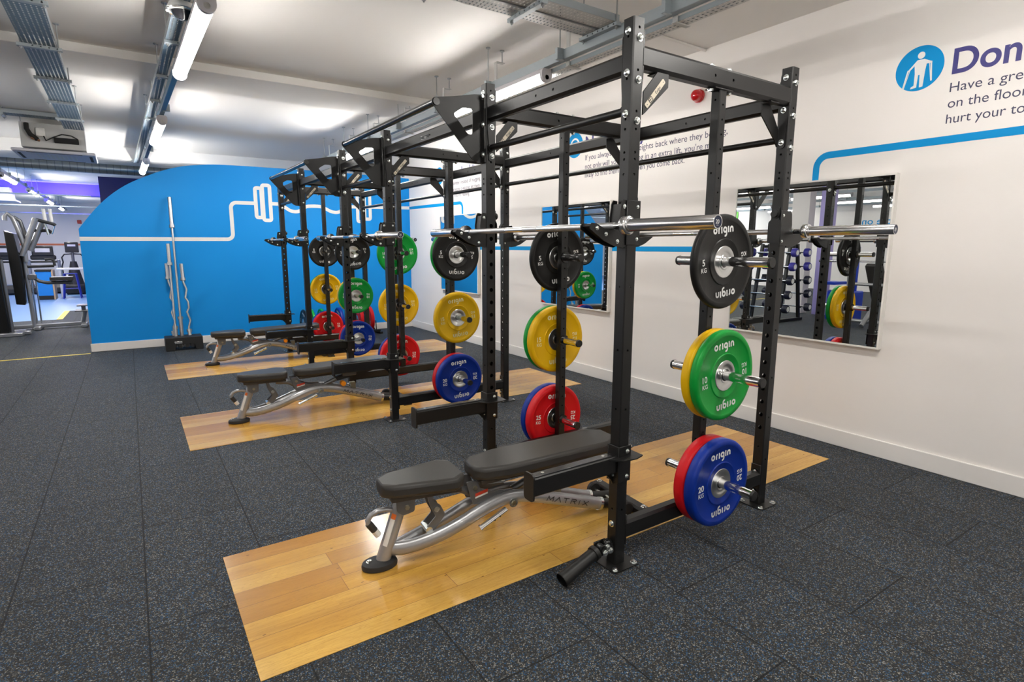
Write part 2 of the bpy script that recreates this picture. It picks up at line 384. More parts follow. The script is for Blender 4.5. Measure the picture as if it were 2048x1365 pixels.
tag(MB().box((-6.2, 26.99, 1.525), (6., .01, .07), .001).build('wall_stripe', 'orange_stripe'), 'thin orange stripe along the far white wall', 'wall stripe')
tag(MB().box((-13.985, 13.1, 2.4), (.02, .95, 1.5), .001).build('wall_panel', 'green_panel'), 'green panel on the far side wall', 'wall panel')

# wall graphics (vinyl lettering and lines)
WR = lambda u, v: V3((WX-.0015, -u, v))        # on the white wall; u runs to the reader's right
BW = lambda u, v: V3((u, BY-.0015, v))
def slogan(y0, head, lines, rights, pict, label, hs=.94):
    t = thing('wall_slogan', label, 'wall lettering', (0, 0, 0))
    h = MB(); vs, fs = text(head, .02, 9); k = .145/max(v[1] for v in text('H', .02)[0]); x0 = min(v[0] for v in vs); h.flat(([(-y0+(x-x0)*k*hs, 2.54+y*k) for x, y in vs], fs), WR); h.build('heading', 'decal_navy', t)
    b = MB()
    for i, (s, r) in enumerate(zip(lines, rights)): b.flat(fit_text(s, -y0, -r, 2.432-.0935*i, .055, .0, 7), WR)
    b.build('lettering', 'decal_ink', t)
    ic = MB(); cy = -(y0+.182); cz = 2.615
    ic.add([WR(*p) for p in circle(.136, 72, (cy, cz))], [tuple(range(72))]); ic.build('icon_disc', 'decal_blue', t)
    p = MB(); G = lambda u, v: WR(cy+u, cz+v)+V3((-.001, 0, 0))
    pict(p, G); p.build('icon_figure', 'decal_white', t)
    return t
def fig_crutch(p, G):
    p.add([G(*q) for q in circle(.021, 20, (.005, .078))], [tuple(range(20))])
    p.add([G(*q) for q in [(-.015, .052), (.025, .052), (.045, .04), (.07, .028), (.07, .018), (.04, .02), (.035, -.02), (.03, -.115), (.01, -.118), (.006, -.04), (-.002, -.04), (-.006, -.115), (-.04, -.12), (-.038, -.108), (-.022, -.1), (-.022, -.03), (-.028, .02), (-.06, -.012), (-.066, -.004)]], [tuple(range(19))])
    for i, (q, wd) in enumerate((([(-.062, 0), (-.085, -.115)], .009), ([(.064, .03), (.075, -.09)], .009), ([(-.05, .005), (-.08, -.115)], .004), ([(.055, .025), (.072, -.09)], .004))):
        p.ribbon(q, wd, lambda u, v, i=i: G(u, v)+V3((-.0004*(i+1), 0, 0)))
def fig_plate(p, G):
    p.ribbon(circle(.07, 28), .02, G, True); p.add([G(*q) for q in circle(.022, 16)], [tuple(range(16))]); p.ribbon([(-.1, -.085), (.1, -.085)], .014, G)
slogan(-.21, "Don't drop", ['Have a great workout, drop it', 'on the floor and you could', 'hurt your toes as well.'], [-1.215, -1.066, -.905], fig_crutch, 'white wall slogan with crutches icon, its heading cut by the frame')
slogan(3.2, 'Neat & tidy', ['If you always put your weights back where they belong,', "not only will you be getting in an extra lift, you're more", 'likely to find them there when you come back.'], [1.375, 1.43, 1.818], fig_plate, 'wall lettering about putting weights back, seen behind the nearest rack')
slogan(6.61, 'Share the kit', ['Use kit politely, instead of hogging', "gear. If someone's waiting, let them", "lift while you're resting."], [5.489, 5.507, 5.8], fig_plate, 'wall lettering about waiting and resting, above the farthest mirror')
def stripe(name, pts, wd, F, mt, label):
    return tag(MB().ribbon(pts, wd, F).build(name, mt), label, 'wall stripe')
stripe('wall_stripe', [(-.585, 1.94), (-.585, 2.06)]+arc(-.5, 2.062, .085, 180, 90)+[(5.9, 2.147)], .048, WR, 'decal_blue', 'blue line rising from the nearest mirror and running right')
stripe('wall_stripe', [(-2.74, 1.46), (-1.2, 1.46)], .05, WR, 'decal_blue', 'blue line on the white wall between the nearest and middle mirrors')
stripe('wall_stripe', [(-5.52, 1.46), (-3.95, 1.46)], .05, WR, 'decal_blue', 'blue line on the white wall between the middle and farthest mirrors')
stripe('wall_stripe', [(-BY, 2.17), (-6.12, 2.147)]+arc(-6.115, 2.062, .085, 90, 0)+[(-6.03, 1.94)], .048, WR, 'decal_blue', 'blue line from the wall corner down to the farthest mirror')
t = thing('wall_graphic', 'white line drawing of a barbell across the blue wall', 'wall graphic')
b = MB()
b.ribbon([(-2.328, 1.571), (-.5, 1.583)]+arc(-.5, 1.663, .08, -90, 0)+arc(-.34, 2.06, .08, 180, 90)+[(-.05, 2.143)], .054, BW)
b.ribbon(smooth([(.165, 2.147), (.31, 2.14), (.37, 2.10), (.45, 2.05), (.53, 2.034), (.6, 2.05), (.68, 2.108), (.75, 2.13), (.93, 2.133), (1.02, 2.1), (1.12, 2.055), (1.22, 2.05), (1.3, 2.09), (1.36, 2.14), (1.45, 2.15), (2.53, 2.172)]), .054, BW)
b.build('line', 'decal_white', t)
for i, (a, z0, c, z1) in enumerate([(-.06, 1.925, .03, 2.378), (.046, 1.885, .155, 2.425), (1.566, 1.905, 1.675, 2.47), (1.69, 1.95, 1.79, 2.38)]):
    MB().ribbon(rounded([(a, z0), (c, z0), (c, z1), (a, z1)], .03), .055, lambda u, v, i=i: V3((u, BY-.0019-.0004*i, v)), True).build('drawn_plate', 'decal_white', t)
t = thing('wall_slogan', 'blue lettering on the far side wall, seen in the nearest mirror', 'wall lettering')
b = MB(); LW = lambda u, v: V3((-13.998, u, v))
b.flat(fit_text('this is the one', 6.0, 8.03, 2.26, .21, .01), LW); b.flat(fit_text('x', 6.95, 7.12, 1.68, .21, .01), LW); b.build('lettering', 'decal_blue', t)

# mirrors
for y0, y1, lb in ((.012, 1.224, 'nearest square wall mirror with pale frame, right of the racks'), (2.725, 3.95, 'middle square wall mirror, partly behind the nearest rack'), (5.503, 6.72, 'farthest square wall mirror, reflecting the blue wall')):
    t = thing('wall_mirror', lb, 'mirror', (WX-.04, (y0+y1)/2, .775)); hw, hh = (y1-y0)/2, 1.195
    MB().box((.02, 0, hh/2), (.04, 2*hw-.004, hh-.004), .001).build('backing', 'mirror_trim', t)
    F = lambda u, v, w: V3((-.008+w, u, v))
    MB().prism([(-hw, 0), (hw, 0), (hw, hh), (-hw, hh)], F, .04, [[(-hw+.012, .012), (hw-.012, .012), (hw-.012, hh-.012), (-hw+.012, hh-.012)]]).build('frame', 'mirror_trim', t)
    MB().add([(-.002, -hw+.012, .012), (-.002, hw-.012, .012), (-.002, hw-.012, hh-.012), (-.002, -hw+.012, hh-.012)], [(0, 1, 2, 3)]).build('glass', 'mirror_glass', t)

# oak lifting platforms, laid flush with the rubber
for k, (a, b_, lb) in enumerate(((.124, 1.064, 'nearest oak plank lifting platform, under the front bench'), (2.784, 3.77, 'middle oak plank lifting platform, under the second bench'), (5.44, 6.403, 'farthest oak plank lifting platform, closest to the blue wall'))):
    cx, cy = (-1.546+2.195)/2, (a+b_)/2
    p = MB().box((0, 0, .0015), (3.741, b_-a, .003), .001).build('lifting_platform', 'oak_planks', None, (cx, cy, 0)); tag(p, lb, 'platform', 'oak platforms in the floor')

# ------------------------------------------------------------------ power racks
W, G, H, h = 1.139, 1.566, 2.39, .031
P = W+G
# bolt: hex head on a washer, axis +z
def bolt_mesh(name='bolt', r=.0115):
    b = MB().lathe([(r*1.35, 0), (r*1.35, .002), (0, .002)], 16).lathe([(r, .002), (r, .009), (r*.8, .0105), (0, .011)], 6)
    me = b.build(name, 'zinc'); d = me.data; bpy.data.objects.remove(me); return d
BOLT = bolt_mesh()
ROT = {'S': Euler((0, -PI/2, 0)), 's': Euler((0, PI/2, 0)), 'u': Euler((PI/2, 0, 0)), 'U': Euler((-PI/2, 0, 0)), 'T': Euler((0, 0, 0)), 'B': Euler((PI, 0, 0))}
def bolt(parent, loc, face, name='bolt', sc=1):
    o = bpy.data.objects.new(name, BOLT); C.objects.link(o); o.parent = parent; o.location = loc; o.rotation_euler = ROT[face]; o.scale = (sc, sc, sc)
    return o
def bolt_child(parent, origin, loc, face):            # loc in rack space, parent mesh already in rack space
    return bolt(parent, loc, face)
RACK = thing('power_rack', '', 'power rack', (0, 0, 0), 0, 'linked power racks')
small = [.27, .34, .40]+[1.95, 1.86, 1.834, 1.772]+[1.62, 1.545, 1.47]
def upright(x, y, big, front):
    hs = {}
    top = [2.346, 2.314, 2.184, 2.152, 2.024, 1.994, 1.954, 1.861, 1.833, 1.772]
    side = [(z, .0058) for z in top+[.27, .52, .75, 1.02, 1.30, 1.5]]
    bigh = [(z, .0058) for z in top+[.345]]+[(.46+.0755*i, .0125) for i in range(16)]
    for f in 'SsUu':
        hs[f] = bigh if f in big else side
    o = MB().sq((x, y, .006), (x, y, H), 2*h, 2*h, (0, 1, 0), {f: sorted(v) for f, v in hs.items()}, .005).build('upright', 'powder_black', RACK)
    pl = MB().prism(rounded([(x-.08, y-.08), (x+.08, y-.08), (x+.08, y+.08), (x-.08, y+.08)], .02), FXY(0), .006).build('base_plate', 'powder_black', o)
    for i in (-1, 1):
        for j in (-1, 1): bolt(o, (x+i*.06, y+j*.06, .006), 'T')
    for z in (2.341, 2.181, 2.021):
        bolt(o, (x-h-(0 if front else .006), y, z), 'S')
        if not front: bolt(o, (x+h, y, z), 's')
    for z in (2.314, 2.153, 1.993): bolt(o, (x+.004, y-h-(0 if y < .5 else .006), z), 'u')
    for z in (.203, .085):
        bolt(o, (x-h-(0 if front else .006), y, z), 'S')
    return o
upright(0, 0, 'sU', True); upright(W, 0, 'SsU', False); upright(0, W, 'uU', True); upright(W, W, 'Ss', False)
def flange(b, axis, sgn, x, y, z0, z1, w2=.027):
    """bolt-on end plate of a beam: wide at the beam, tapering to a rounded tail"""
    out = rounded([(-w2, z1), (-w2, z0+.2), (-.018, z0+.1), (-.018, z0), (.018, z0), (.018, z0+.1), (w2, z0+.2), (w2, z1)], .018)[::-1]
    F = (lambda u, v, w: V3((x+sgn*(h+w), y+u, v))) if axis == 'x' else (lambda u, v, w: V3((x+u, y+sgn*(h+w), v)))
    b.prism(out, F, .006)
def xbeam(y):
    b = MB().sq((h, y, 2.248), (W-h, y, 2.248), .06, .092, (0, 0, 1), {'S': [(.465, .0065), (.598, .0065)], 's': [(.465, .0065), (.598, .0065)]}, .014, False)
    flange(b, 'x', 1, 0, y, 1.99, 2.365); flange(b, 'x', -1, W, y, 1.99, 2.365)
    o = b.build('top_crossbeam', 'powder_black', RACK)
    for dx in (-.065, .065):
        bolt(o, (W/2+dx, y, 2.294), 'T'); bolt(o, (W/2+dx, y, 2.196), 'B')
    l = MB().sq((h, y, .162), (W-h, y, .162), .06, .086, (0, 0, 1), None, .012, False)
    l.box((h+.004, y, .165), (.008, .06, .15), .002).box((W-h-.004, y, .15), (.008, .06, .19), .002)
    l.build('lower_crossbeam', 'powder_black', RACK)
for y in (0, W): xbeam(y)
def ybeam(x, y0, y1, name, parent, holes=True):
    Ln = y1-y0-2*h
    b = MB().sq((x, y0+h, 2.225), (x, y1-h, 2.225), .05, .082, (0, 0, 1), {'s': [(Ln/2-.07, .0065), (Ln/2+.07, .0065)], 'S': [(Ln/2-.07, .0065), (Ln/2+.07, .0065)]} if holes else None, .013, False)
    flange(b, 'y', 1, x, y0, 1.965, 2.335); flange(b, 'y', -1, x, y1, 1.965, 2.335)
    return b.build(name, 'powder_black', parent)
ybeam(0, 0, W, 'top_beam', RACK); ybeam(W, 0, W, 'top_beam', RACK)
for x in (0, W):
    b = MB().cyl((x, h, 2.04), (x, W-h, 2.04), .0175, n=16).cyl((x, h, 2.04), (x, h+.012, 2.04), .024, n=16).cyl((x, W-h-.012, 2.04), (x, W-h, 2.04), .024, n=16)
    b.build('pull_up_bar', 'powder_black', RACK)
# gussets; the front ones carry a maker's plate
def exigo_plate(t, cx, cz, ang, y, ln=.158, wd=.022):
    ca, sa = math.cos(ang), math.sin(ang); F = lambda u, v, w=0: V3((cx+u*ca-v*sa, y-w, cz+u*sa+v*ca))
    o = MB().prism(rounded([(-ln/2, -wd/2), (ln/2, -wd/2), (ln/2, wd/2), (-ln/2, wd/2)], .006), lambda u, v, w: F(u, v, -w+.0015), .0015).build('name_plate', 'name_plate', t)
    q = MB(); L = lambda u, v: F(u, v, .0019)
    q.flat(center_text('Exigo', .022, 0, .0125, .01), L)
    q.ribbon([(-.026, -.008), (-.05, -.008), (-.05, -.001), (-.032, .001), (-.05, .003), (-.05, .009), (-.026, .009)], .0035, L); q.ribbon([(-.026, -.008), (-.028, .009)], .003, L)
    q.ribbon([(-.07, 0), (-.066, 0)], .004, L); q.ribbon([(.066, 0), (.07, 0)], .004, L)
    q.build('lettering', 'letter_dark', o)
def gusset(y, front):
    if front: pts = [(.037, 2.02), (.05, 2.03), (.184, 2.148), (.185, 2.2), (.117, 2.2), (.037, 2.112)]
    else: pts = [(W-.037, 2.0), (W-.06, 2.03), (W-.19, 2.14), (W-.192, 2.2), (W-.125, 2.2), (W-.037, 2.09)]
    yy = y-.031 if front else y+.022
    b = MB().prism(pts if front else pts[::-1], XZ(yy), .006)
    x0 = .151 if front else W-.158
    b.box((x0, y, 2.199), (.07, .056, .006), .001)
    o = b.build('gusset', 'powder_black', RACK)
    if front: exigo_plate(o, .1035, 2.1135, math.radians(48.5), yy-.0008)
for y in (0, W): gusset(y, True); gusset(y, False)
# storage posts with chrome pegs
DM, PZ = .568, (.313, .862, 1.41)
for y, sg in ((0, -1), (W, 1)):
    hs = [(.14+.0662*i, .005) for i in range(31)]
    o = MB().sq((DM, y, .205), (DM, y, 2.2), .05, .05, (0, 1, 0), {'u': hs, 'U': hs, 'S': [(.3+.33*i, .005) for i in range(6)]}, .004).box((DM, y, 2.199), (.13, .06, .006), .002).build('storage_post', 'powder_black', RACK)
    for z in PZ:
        p = MB().cyl((DM, y+sg*.03, z), (DM, y+sg*.322, z), .0235, n=24).cyl((DM, y-sg*.03, z), (DM, y-sg*.178, z), .0235, n=24).build('storage_peg', 'chrome', RACK)
        for e, f_, d in ((.322, .037, sg), (.178, .037, -sg)):
            MB().cyl((DM, y+d*.025, z), (DM, y+d*f_, z), .036, n=24).build('collar', 'black_gloss', p)
            MB().cyl((DM, y+d*e, z), (DM, y+d*(e+.012), z), .025, .023, n=24).build('end_cap', 'black_plastic', p)
RACK['label'] = 'nearest black power rack, its corner post standing tall in front'
RACKS = [RACK]
for k, lb in ((1, 'middle black power rack of the linked row of three'), (2, 'farthest black power rack, standing closest to the blue wall')):
    r = copy_tree(RACK); r.location = (0, k*P, 0); r['label'] = lb; RACKS.append(r)

# ------------------------------------------------------------------ bridges between the racks
def bridge(k, label):
    t = thing('rack_bridge', label, 'rack bridge', (0, k*P+W, 0), 0, 'pull-up bridges joining the racks')
    fb = ybeam(0, 0, G, 'front_beam', t, True)
    L = lambda u, v: V3((-.0262, .80-u, 2.222+v))
    q = MB().prism(rounded([(-.07, -.013), (.07, -.013), (.07, .013), (-.07, .013)], .004), lambda u, v, w: V3((-.025-w, .80-u, 2.222+v)), .001).build('name_plate', 'black_gloss', fb)
    s = MB().flat(center_text('Exigo', .018, 0, .013, .01), L); s.ribbon([(-.03, -.009), (-.052, -.009), (-.052, 0), (-.034, 0), (-.052, 0), (-.052, .009), (-.03, .009)], .0035, L); s.ribbon(rounded([(-.066, -.0115), (.066, -.0115), (.066, .0115), (-.066, .0115)], .003), .0012, L, True); s.build('lettering', 'etched', q)
    ybeam(W, 0, G, 'rear_beam', t, True)
    b = MB().cyl((W, h, 2.04), (W, G-h, 2.04), .0175, n=16).cyl((W, h, 2.04), (W, h+.012, 2.04), .024).cyl((W, G-h-.012, 2.04), (W, G-h, 2.04), .024); b.build('rear_bar', 'powder_black', t)
    outer = arc(-.333, 2.254, .024, 110, 230, 6)+[(-.11, 1.972)]+arc(-.07, 1.975, .02, 235, 270, 3)+[(-.046, 1.955), (-.046, 2.33)]+[(-.09, 2.326), (-.23, 2.296)]
    hole = rounded([(-.226, 2.205), (-.165, 2.245), (-.105, 2.246), (-.103, 2.106), (-.135, 2.104)], .014, 3)
    for y, s_ in ((-.003, 1), (G-.003, -1)):
        b = MB().prism(outer, XZ(y), .006, [hole]); b.box((-.0385, y+.003, 2.142), (.014, .06, .375), .003)
        b.tube([V3((-.06, y+.003, 2.05)), V3((-.05, y+.003, 1.97))], .004, 6)
        o = b.build('side_bracket', 'powder_black', t)
        for z in (2.314, 2.165, 2.0): bolt(o, (-.0455, y+.003-s_*.019, z), 'S')
    MB().cyl((-.333, -.012, 2.254), (-.333, G+.012, 2.254), .0195, n=20).build('pull_up_bar', 'black_gloss', t)
    return t
bridge(0, 'pull-up bridge joining the nearest and middle racks')
bridge(1, 'pull-up bridge joining the middle and farthest racks')

# ------------------------------------------------------------------ removable rack fittings
NAMES = ('nearest', 'middle', 'farthest')
def make_jcup(e):
    t = thing('j_cup', '', 'j-cup', (0, 0, 0), 0, 'J-cups on the rack posts')
    side = [(-.036, 1.67), (-.058, 1.672), (-.068, 1.655), (-.076, 1.60), (-.074, 1.556), (-.08, 1.549), (-.13, 1.546), (-.16, 1.552), (-.205, 1.572), (-.228, 1.573), (-.238, 1.562), (-.236, 1.548), (-.16, 1.502), (-.1, 1.481), (-.05, 1.474), (-.036, 1.48)]
    for y in (-.031, .0265): MB().prism(side[::-1], XZ(y), .0045).build('side_plate', 'powder_black', t)
    inner = [(-.036, 1.655), (-.062, 1.655), (-.07, 1.6), (-.068, 1.555), (-.076, 1.55), (-.13, 1.547), (-.16, 1.553), (-.203, 1.570), (-.222, 1.570), (-.228, 1.56), (-.15, 1.515), (-.09, 1.495), (-.036, 1.495)]
    MB().prism(inner[::-1], XZ(-.026), .052).build('liner', 'black_plastic', t)
    c = MB().box((.0, e*.0345, 1.578), (.08, .006, .185), .002)
    c.prism(rounded([(-.038, 1.5), (.038, 1.5), (.038, 1.612), (.022, 1.625), (.022, 1.69), (-.022, 1.69), (-.022, 1.625), (-.038, 1.612)], .01), lambda u, v, w: V3((.0315+w, u, v)), .006)
    c.build('clamp', 'powder_black', t)
    MB().cyl((.0375, 0, 1.655), (.055, 0, 1.655), .02, .0185, 20).cyl((.0375, 0, 1.655), (.042, 0, 1.655), .026, n=20).build('pin_knob', 'black_plastic', t)
    for x, z in ((-.2, 1.553), (-.15, 1.53), (-.085, 1.5), (-.05, 1.645)): bolt(t, (x, -.031, z), 'u', sc=.58)
    for z in (1.645, 1.51): bolt(t, (.022, e*.0375, z), 'u' if e < 0 else 'U', sc=.5)
    return t
JC = {}
for k in range(3):
    for y, pn in ((0, 'near'), (W, 'far')):
        for x, sd in ((0, 'front'), (W, 'rear')):
            e = -1 if (pn == 'near') == (sd == 'front') else 1       # the side plate sits on the outer face of the rack
            if e in JC: o = copy_tree(JC[e])
            else: o = JC[e] = make_jcup(e)
            o.location = (x, k*P+y, 0); o.rotation_euler = (0, 0, 0 if sd == 'front' else PI)
            o['label'] = f'black J-cup on the {pn} {sd} post of the {NAMES[k]} power rack'
def make_arm():
    t = thing('spotter_arm', '', 'spotter arm', (0, 0, 0), 0, 'spotter arms on the front posts')
    MB().sq((-.036, 0, .502), (-.503, 0, .502), .055, .08, (0, 0, 1), None, .005).build('arm', 'powder_black', t)
    MB().box((-.28, 0, .5445), (.43, .04, .006), .002).build('wear_strip', 'wear_grey', t)
    F = lambda u, v, w: V3((-.503-w, u, v))
    MB().prism(rounded([(-.034, .442), (.034, .442), (.034, .562), (-.034, .562)], .02)[::-1], F, .008).build('end_stop', 'powder_black', t)
    c = MB().box((.0, -.0345, .50), (.078, .006, .17), .002).box((0, .0345, .50), (.078, .006, .17), .002).box((-.0345, 0, .50), (.006, .075, .17), .002)
    c.prism([(-.09, -.03), (-.05, -.078), (.03, -.085), (.082, -.07), (.085, .03), (.035, .05), (.0375, -.0375), (-.0375, -.0375), (-.0375, .0375), (-.08, .03)], FXY(.532), .006)
    c.prism([(-.037, .40), (-.037, .465), (-.12, .465), (-.075, .45), (-.05, .425)], XZ(-.004), .008)
    c.build('clamp', 'powder_black', t)
    for z in (.56, .44): bolt(t, (.015, -.0375, z), 'u', sc=.7)
    bolt(t, (-.0375, 0, .445), 'S', sc=.7)
    for x in (-.1, -.44): MB().cyl((x, 0, .547), (x, 0, .549), .008, n=10).build('strip_screw', 'zinc', t)
    return t
AR = make_arm(); first = True
for k in range(3):
    for y, pn in ((0, 'near'), (W, 'far')):
        o = AR if first else copy_tree(AR); first = False
        o.location = (0, k*P+y, -.08 if (k, pn) == (2, 'near') else 0)
        o['label'] = f'black spotter arm on the {pn} front post of the {NAMES[k]} power rack'
t = thing('landmine_holder', 'black swivel tube for a barbell end at the nearest post foot', 'landmine holder', (0, 0, 0))
d = V3((-.205, -.012, -.062)).normalized(); a = V3((-.115, -.004, .098))
MB().tube([a+d*.015, a+d*.035, a+d*.036, a+d*.235], [.034, .034, .029, .033], 24, caps=False).tube([a+d*.03, a+d*.236], [.026, .029], 24, caps=False).cyl(a+d*.02, a+d*.03, .03, n=24).build('tube', 'powder_black', t)
MB().box((-.055, 0, .1), (.045, .045, .06), .012).box((-.085, -.022, .1), (.07, .008, .05), .003).box((-.085, .022, .1), (.07, .008, .05), .003).cyl((-.095, -.03, .1), (-.095, .03, .1), .02, n=20).build('swivel', 'black_gloss', t)
bolt(t, (-.08, -.027, .112), 'u'); bolt(t, (-.095, -.03, .09), 'u'); bolt(t, (-.06, -.027, .09), 'u')

# ------------------------------------------------------------------ barbells
def make_barbell():
    t = thing('barbell', '', 'barbell', (0, 0, 0), 0, 'barbells resting in the J-cups')
    MB().cyl((0, -.66, 0), (0, .66, 0), .014, n=20).build('shaft', 'chrome', t)
    k = MB()
    for a, b in ((-.6, -.225), (-.06, .06), (.225, .6)): k.cyl((0, a, 0), (0, b, 0), .0147, n=20)
    for s in (-1, 1): k.cyl((0, s*.4, 0), (0, s*.404, 0), .0149, n=20)
    k.build('knurling', 'knurl_steel', t)
    for s in (-1, 1):
        o = MB().lathe([(.018, s*.652), (.038, s*.655), (.0385, s*.66), (.0385, s*.68), (.036, s*.683), (.028, s*.685), (.028, s*.692), (.0252, s*.694), (.0252, s*1.098), (.0245, s*1.1), (.021, s*1.1), (.021, s*1.097), (0, s*1.097)], 28, 'y').build('sleeve', 'steel_sleeve', t)
        MB().lathe([(.0215, s*1.0965), (.0215, s*1.0985), (0, s*1.0985)], 24, 'y').build('end_cap', 'cap_navy', o)
        L = lambda u, v, s=s: V3((-s*u, s*1.0989, v))
        b = MB().flat(center_text('20', 0, .001, .014, .02), L); b.ribbon([(-.006, -.0115), (.006, -.0115)], .0015, L); b.build('lettering', 'letter_white', o)
    return t
BB = make_barbell(); first = True
for k, dy in ((0, 0), (1, .05), (2, .05)):
    for x, z, sd in ((-.1, 1.5635, 'front'), (W+.1, 1.5635, 'rear')):
        o = BB if first else copy_tree(BB); first = False
        o.location = (x, k*P+W/2+dy, z)
        o['label'] = f'steel barbell across the {sd} J-cups of the {NAMES[k]} power rack'

# ------------------------------------------------------------------ bumper plates
def stroke(b, pts, wd, F): b.ribbon(pts, wd, F)
def origin_word(b, F, cx, cy, hgt):
    """heavy rounded lowercase lettering, x-height hgt, centred"""
    k = hgt; x = -2.62*k; wd = .3*k; r = .5*k-wd/2
    lay = [0]; nv = F(0, 0, 1)-F(0, 0, 0)
    def Q(u, v): return F(cx+u, cy+v)+nv*lay[0]
    rib = b.ribbon
    def ribbon(*a): lay[0] += 1; rib(*a)
    def ring(c): ribbon(circle(r, 22, (c, 0)), wd, Q, True)
    ring(x+.5*k); x += 1.2*k
    ribbon([(x+wd/2, -.5*k), (x+wd/2, .05*k)]+arc(x+wd/2+.3*k, .05*k, .3*k, 180, 95, 6), wd, Q); x += .72*k
    ribbon([(x+wd/2, -.5*k), (x+wd/2, .5*k)], wd, Q); x += .48*k
    ring(x+.5*k); ribbon([(x+.85*k, .3*k), (x+.85*k, -.62*k)]+arc(x+.85*k-.33*k, -.62*k, .33*k, 0, -120, 7), wd, Q); x += 1.2*k
    ribbon([(x+wd/2, -.5*k), (x+wd/2, .5*k)], wd, Q); x += .48*k
    ribbon([(x+wd/2, -.5*k), (x+wd/2, 0)]+arc(x+.46*k, 0, .46*k-wd/2, 180, 0, 10)+[(x+.92*k-wd/2, -.5*k)], wd, Q)
SPEC = {'black': (5, .032), 'green': (10, .042), 'yellow': (15, .05), 'blue': (20, .056), 'red': (25, .062)}
def make_plate(col):
    kg, T = SPEC[col]; e = T/2
    t = thing('bumper_plate', '', 'weight plate')
    half = [(.076, e-.004), (.078, e-.003), (.100, e-.003), (.104, e), (.109, e), (.112, e-.004), (.19, e-.005), (.195, e-.001), (.2, e), (.213, e), (.2215, e-.004), (.225, e-.011)]
    prof = half+[(r, -y) for r, y in half[::-1]]
    MB().lathe(prof, 72, 'y', closed=True).build('rubber_disc', 'plate_'+col, t)
    hp = [(.026, e-.003), (.034, e-.001), (.036, e-.003), (.05, e-.003), (.052, e-.0015), (.074, e-.0015), (.0765, e-.004)]
    MB().lathe(hp+[(r, -y) for r, y in hp[::-1]], 48, 'y', closed=True).build('hub', 'hub_steel', t)
    b = MB()
    for s in (-1, 1):
        for q in (0, PI):
            c, n = math.cos(q), math.sin(q)
            F = lambda u, v, w=0, s=s, c=c, n=n: V3(((-s)*(u*c-v*n), s*(e-.0034+w*.00012), u*n+v*c))
            origin_word(b, F, 0, .152, .03)
            b.flat(center_text(str(kg), -.152, .016, .03, .022), F); b.flat(center_text('KG', -.152, -.02, .021, .016), F)
    b.build('lettering', 'letter_pale' if col == 'yellow' else 'letter_white', t)
    return t
PROTO = {}
def plate(col, x, y, z, label, rot=0, rz=0):
    if col not in PROTO: o = PROTO[col] = make_plate(col)
    else: o = copy_tree(PROTO[col])
    o.location = (x, y, z); o.rotation_euler = Euler((0, rot, rz), 'XYZ') if not rz else (Matrix.Rotation(rz, 3, 'Z') @ Matrix.Rotation(rot, 3, 'Y')).to_euler()
    o['label'] = label; o['group'] = f'{col} bumper plates'
    return o
# per rack and post: peg (bottom, middle, top) -> colours from the post outwards, and the gap to the first
LOAD = {(0, 0): ((('red', 'blue'), .032), (('yellow', 'green'), .042), (('black',), .058)),
        (0, 1): ((('red', 'blue'), .038), (('yellow', 'green'), .038), (('black',), .038)),
        (1, 0): ((('red', 'blue'), .034), (('yellow', ), .078), (('green', 'black'), .042)),
        (1, 1): ((('red', 'blue'), .038), (('yellow',), .038), (('green',), .038)),
        (2, 0): ((('red', 'blue'), .034), (('yellow', 'green'), .042), (('black',), .05)),
        (2, 1): ((('red', 'blue'), .038), (('yellow', 'green'), .038), (('black',), .038))}
for (k, f), pegs in LOAD.items():
    for (cols, gap), z, pn in zip(pegs, PZ, ('bottom', 'middle', 'top')):
        q = gap
        for i, c in enumerate(cols):
            T = SPEC[c][1]; yy = k*P+(W+q+T/2 if f else -q-T/2); q += T+.001
            pos = '' if len(cols) == 1 else ('inner on ' if i == 0 else 'outer on ')
            plate(c, DM, yy, z-.0024, f'{c} {SPEC[c][0]} kg bumper plate, {pos}{pn} peg, {"far" if f else "near"} post, {NAMES[k]} rack', math.radians(random.choice((-7, -4, -2, 2, 3))))
# low toaster rack against the blue wall with plates standing in it
t = thing('plate_rack', 'low black plate rack on the floor by the blue wall', 'plate rack', (.95, 7.62, 0))
MB().box((0, -.14, .05), (1.5, .04, .04), .005).box((0, .14, .05), (1.5, .04, .04), .005).build('rail', 'powder_black', t)
for x in (-.62, -.44, -.28, -.12, .04, .2, .36, .52, .68):
    MB().tube([(x, -.14, .05), (x, -.12, .22), (x, .12, .22), (x, .14, .05)], .009, 8).build('divider', 'powder_black', t)
for x in (-.72, .75):
    MB().box((x, 0, .02), (.05, .4, .04), .005).build('foot', 'powder_black', t)
for c, x, lb in (('black', .47, 'leftmost in the low rack'), ('green', .59, 'second from left in the low rack'), ('green', .75, 'third from left in the low rack'), ('blue', 1.04, 'between green and red in the low rack'), ('red', 1.37, 'inner red one in the low rack'), ('red', 1.55, 'at the right end of the low rack')):
    plate(c, x, 7.62, .247, f'{c} {SPEC[c][0]} kg plate, {lb} by the blue wall', .3, math.radians(-90))

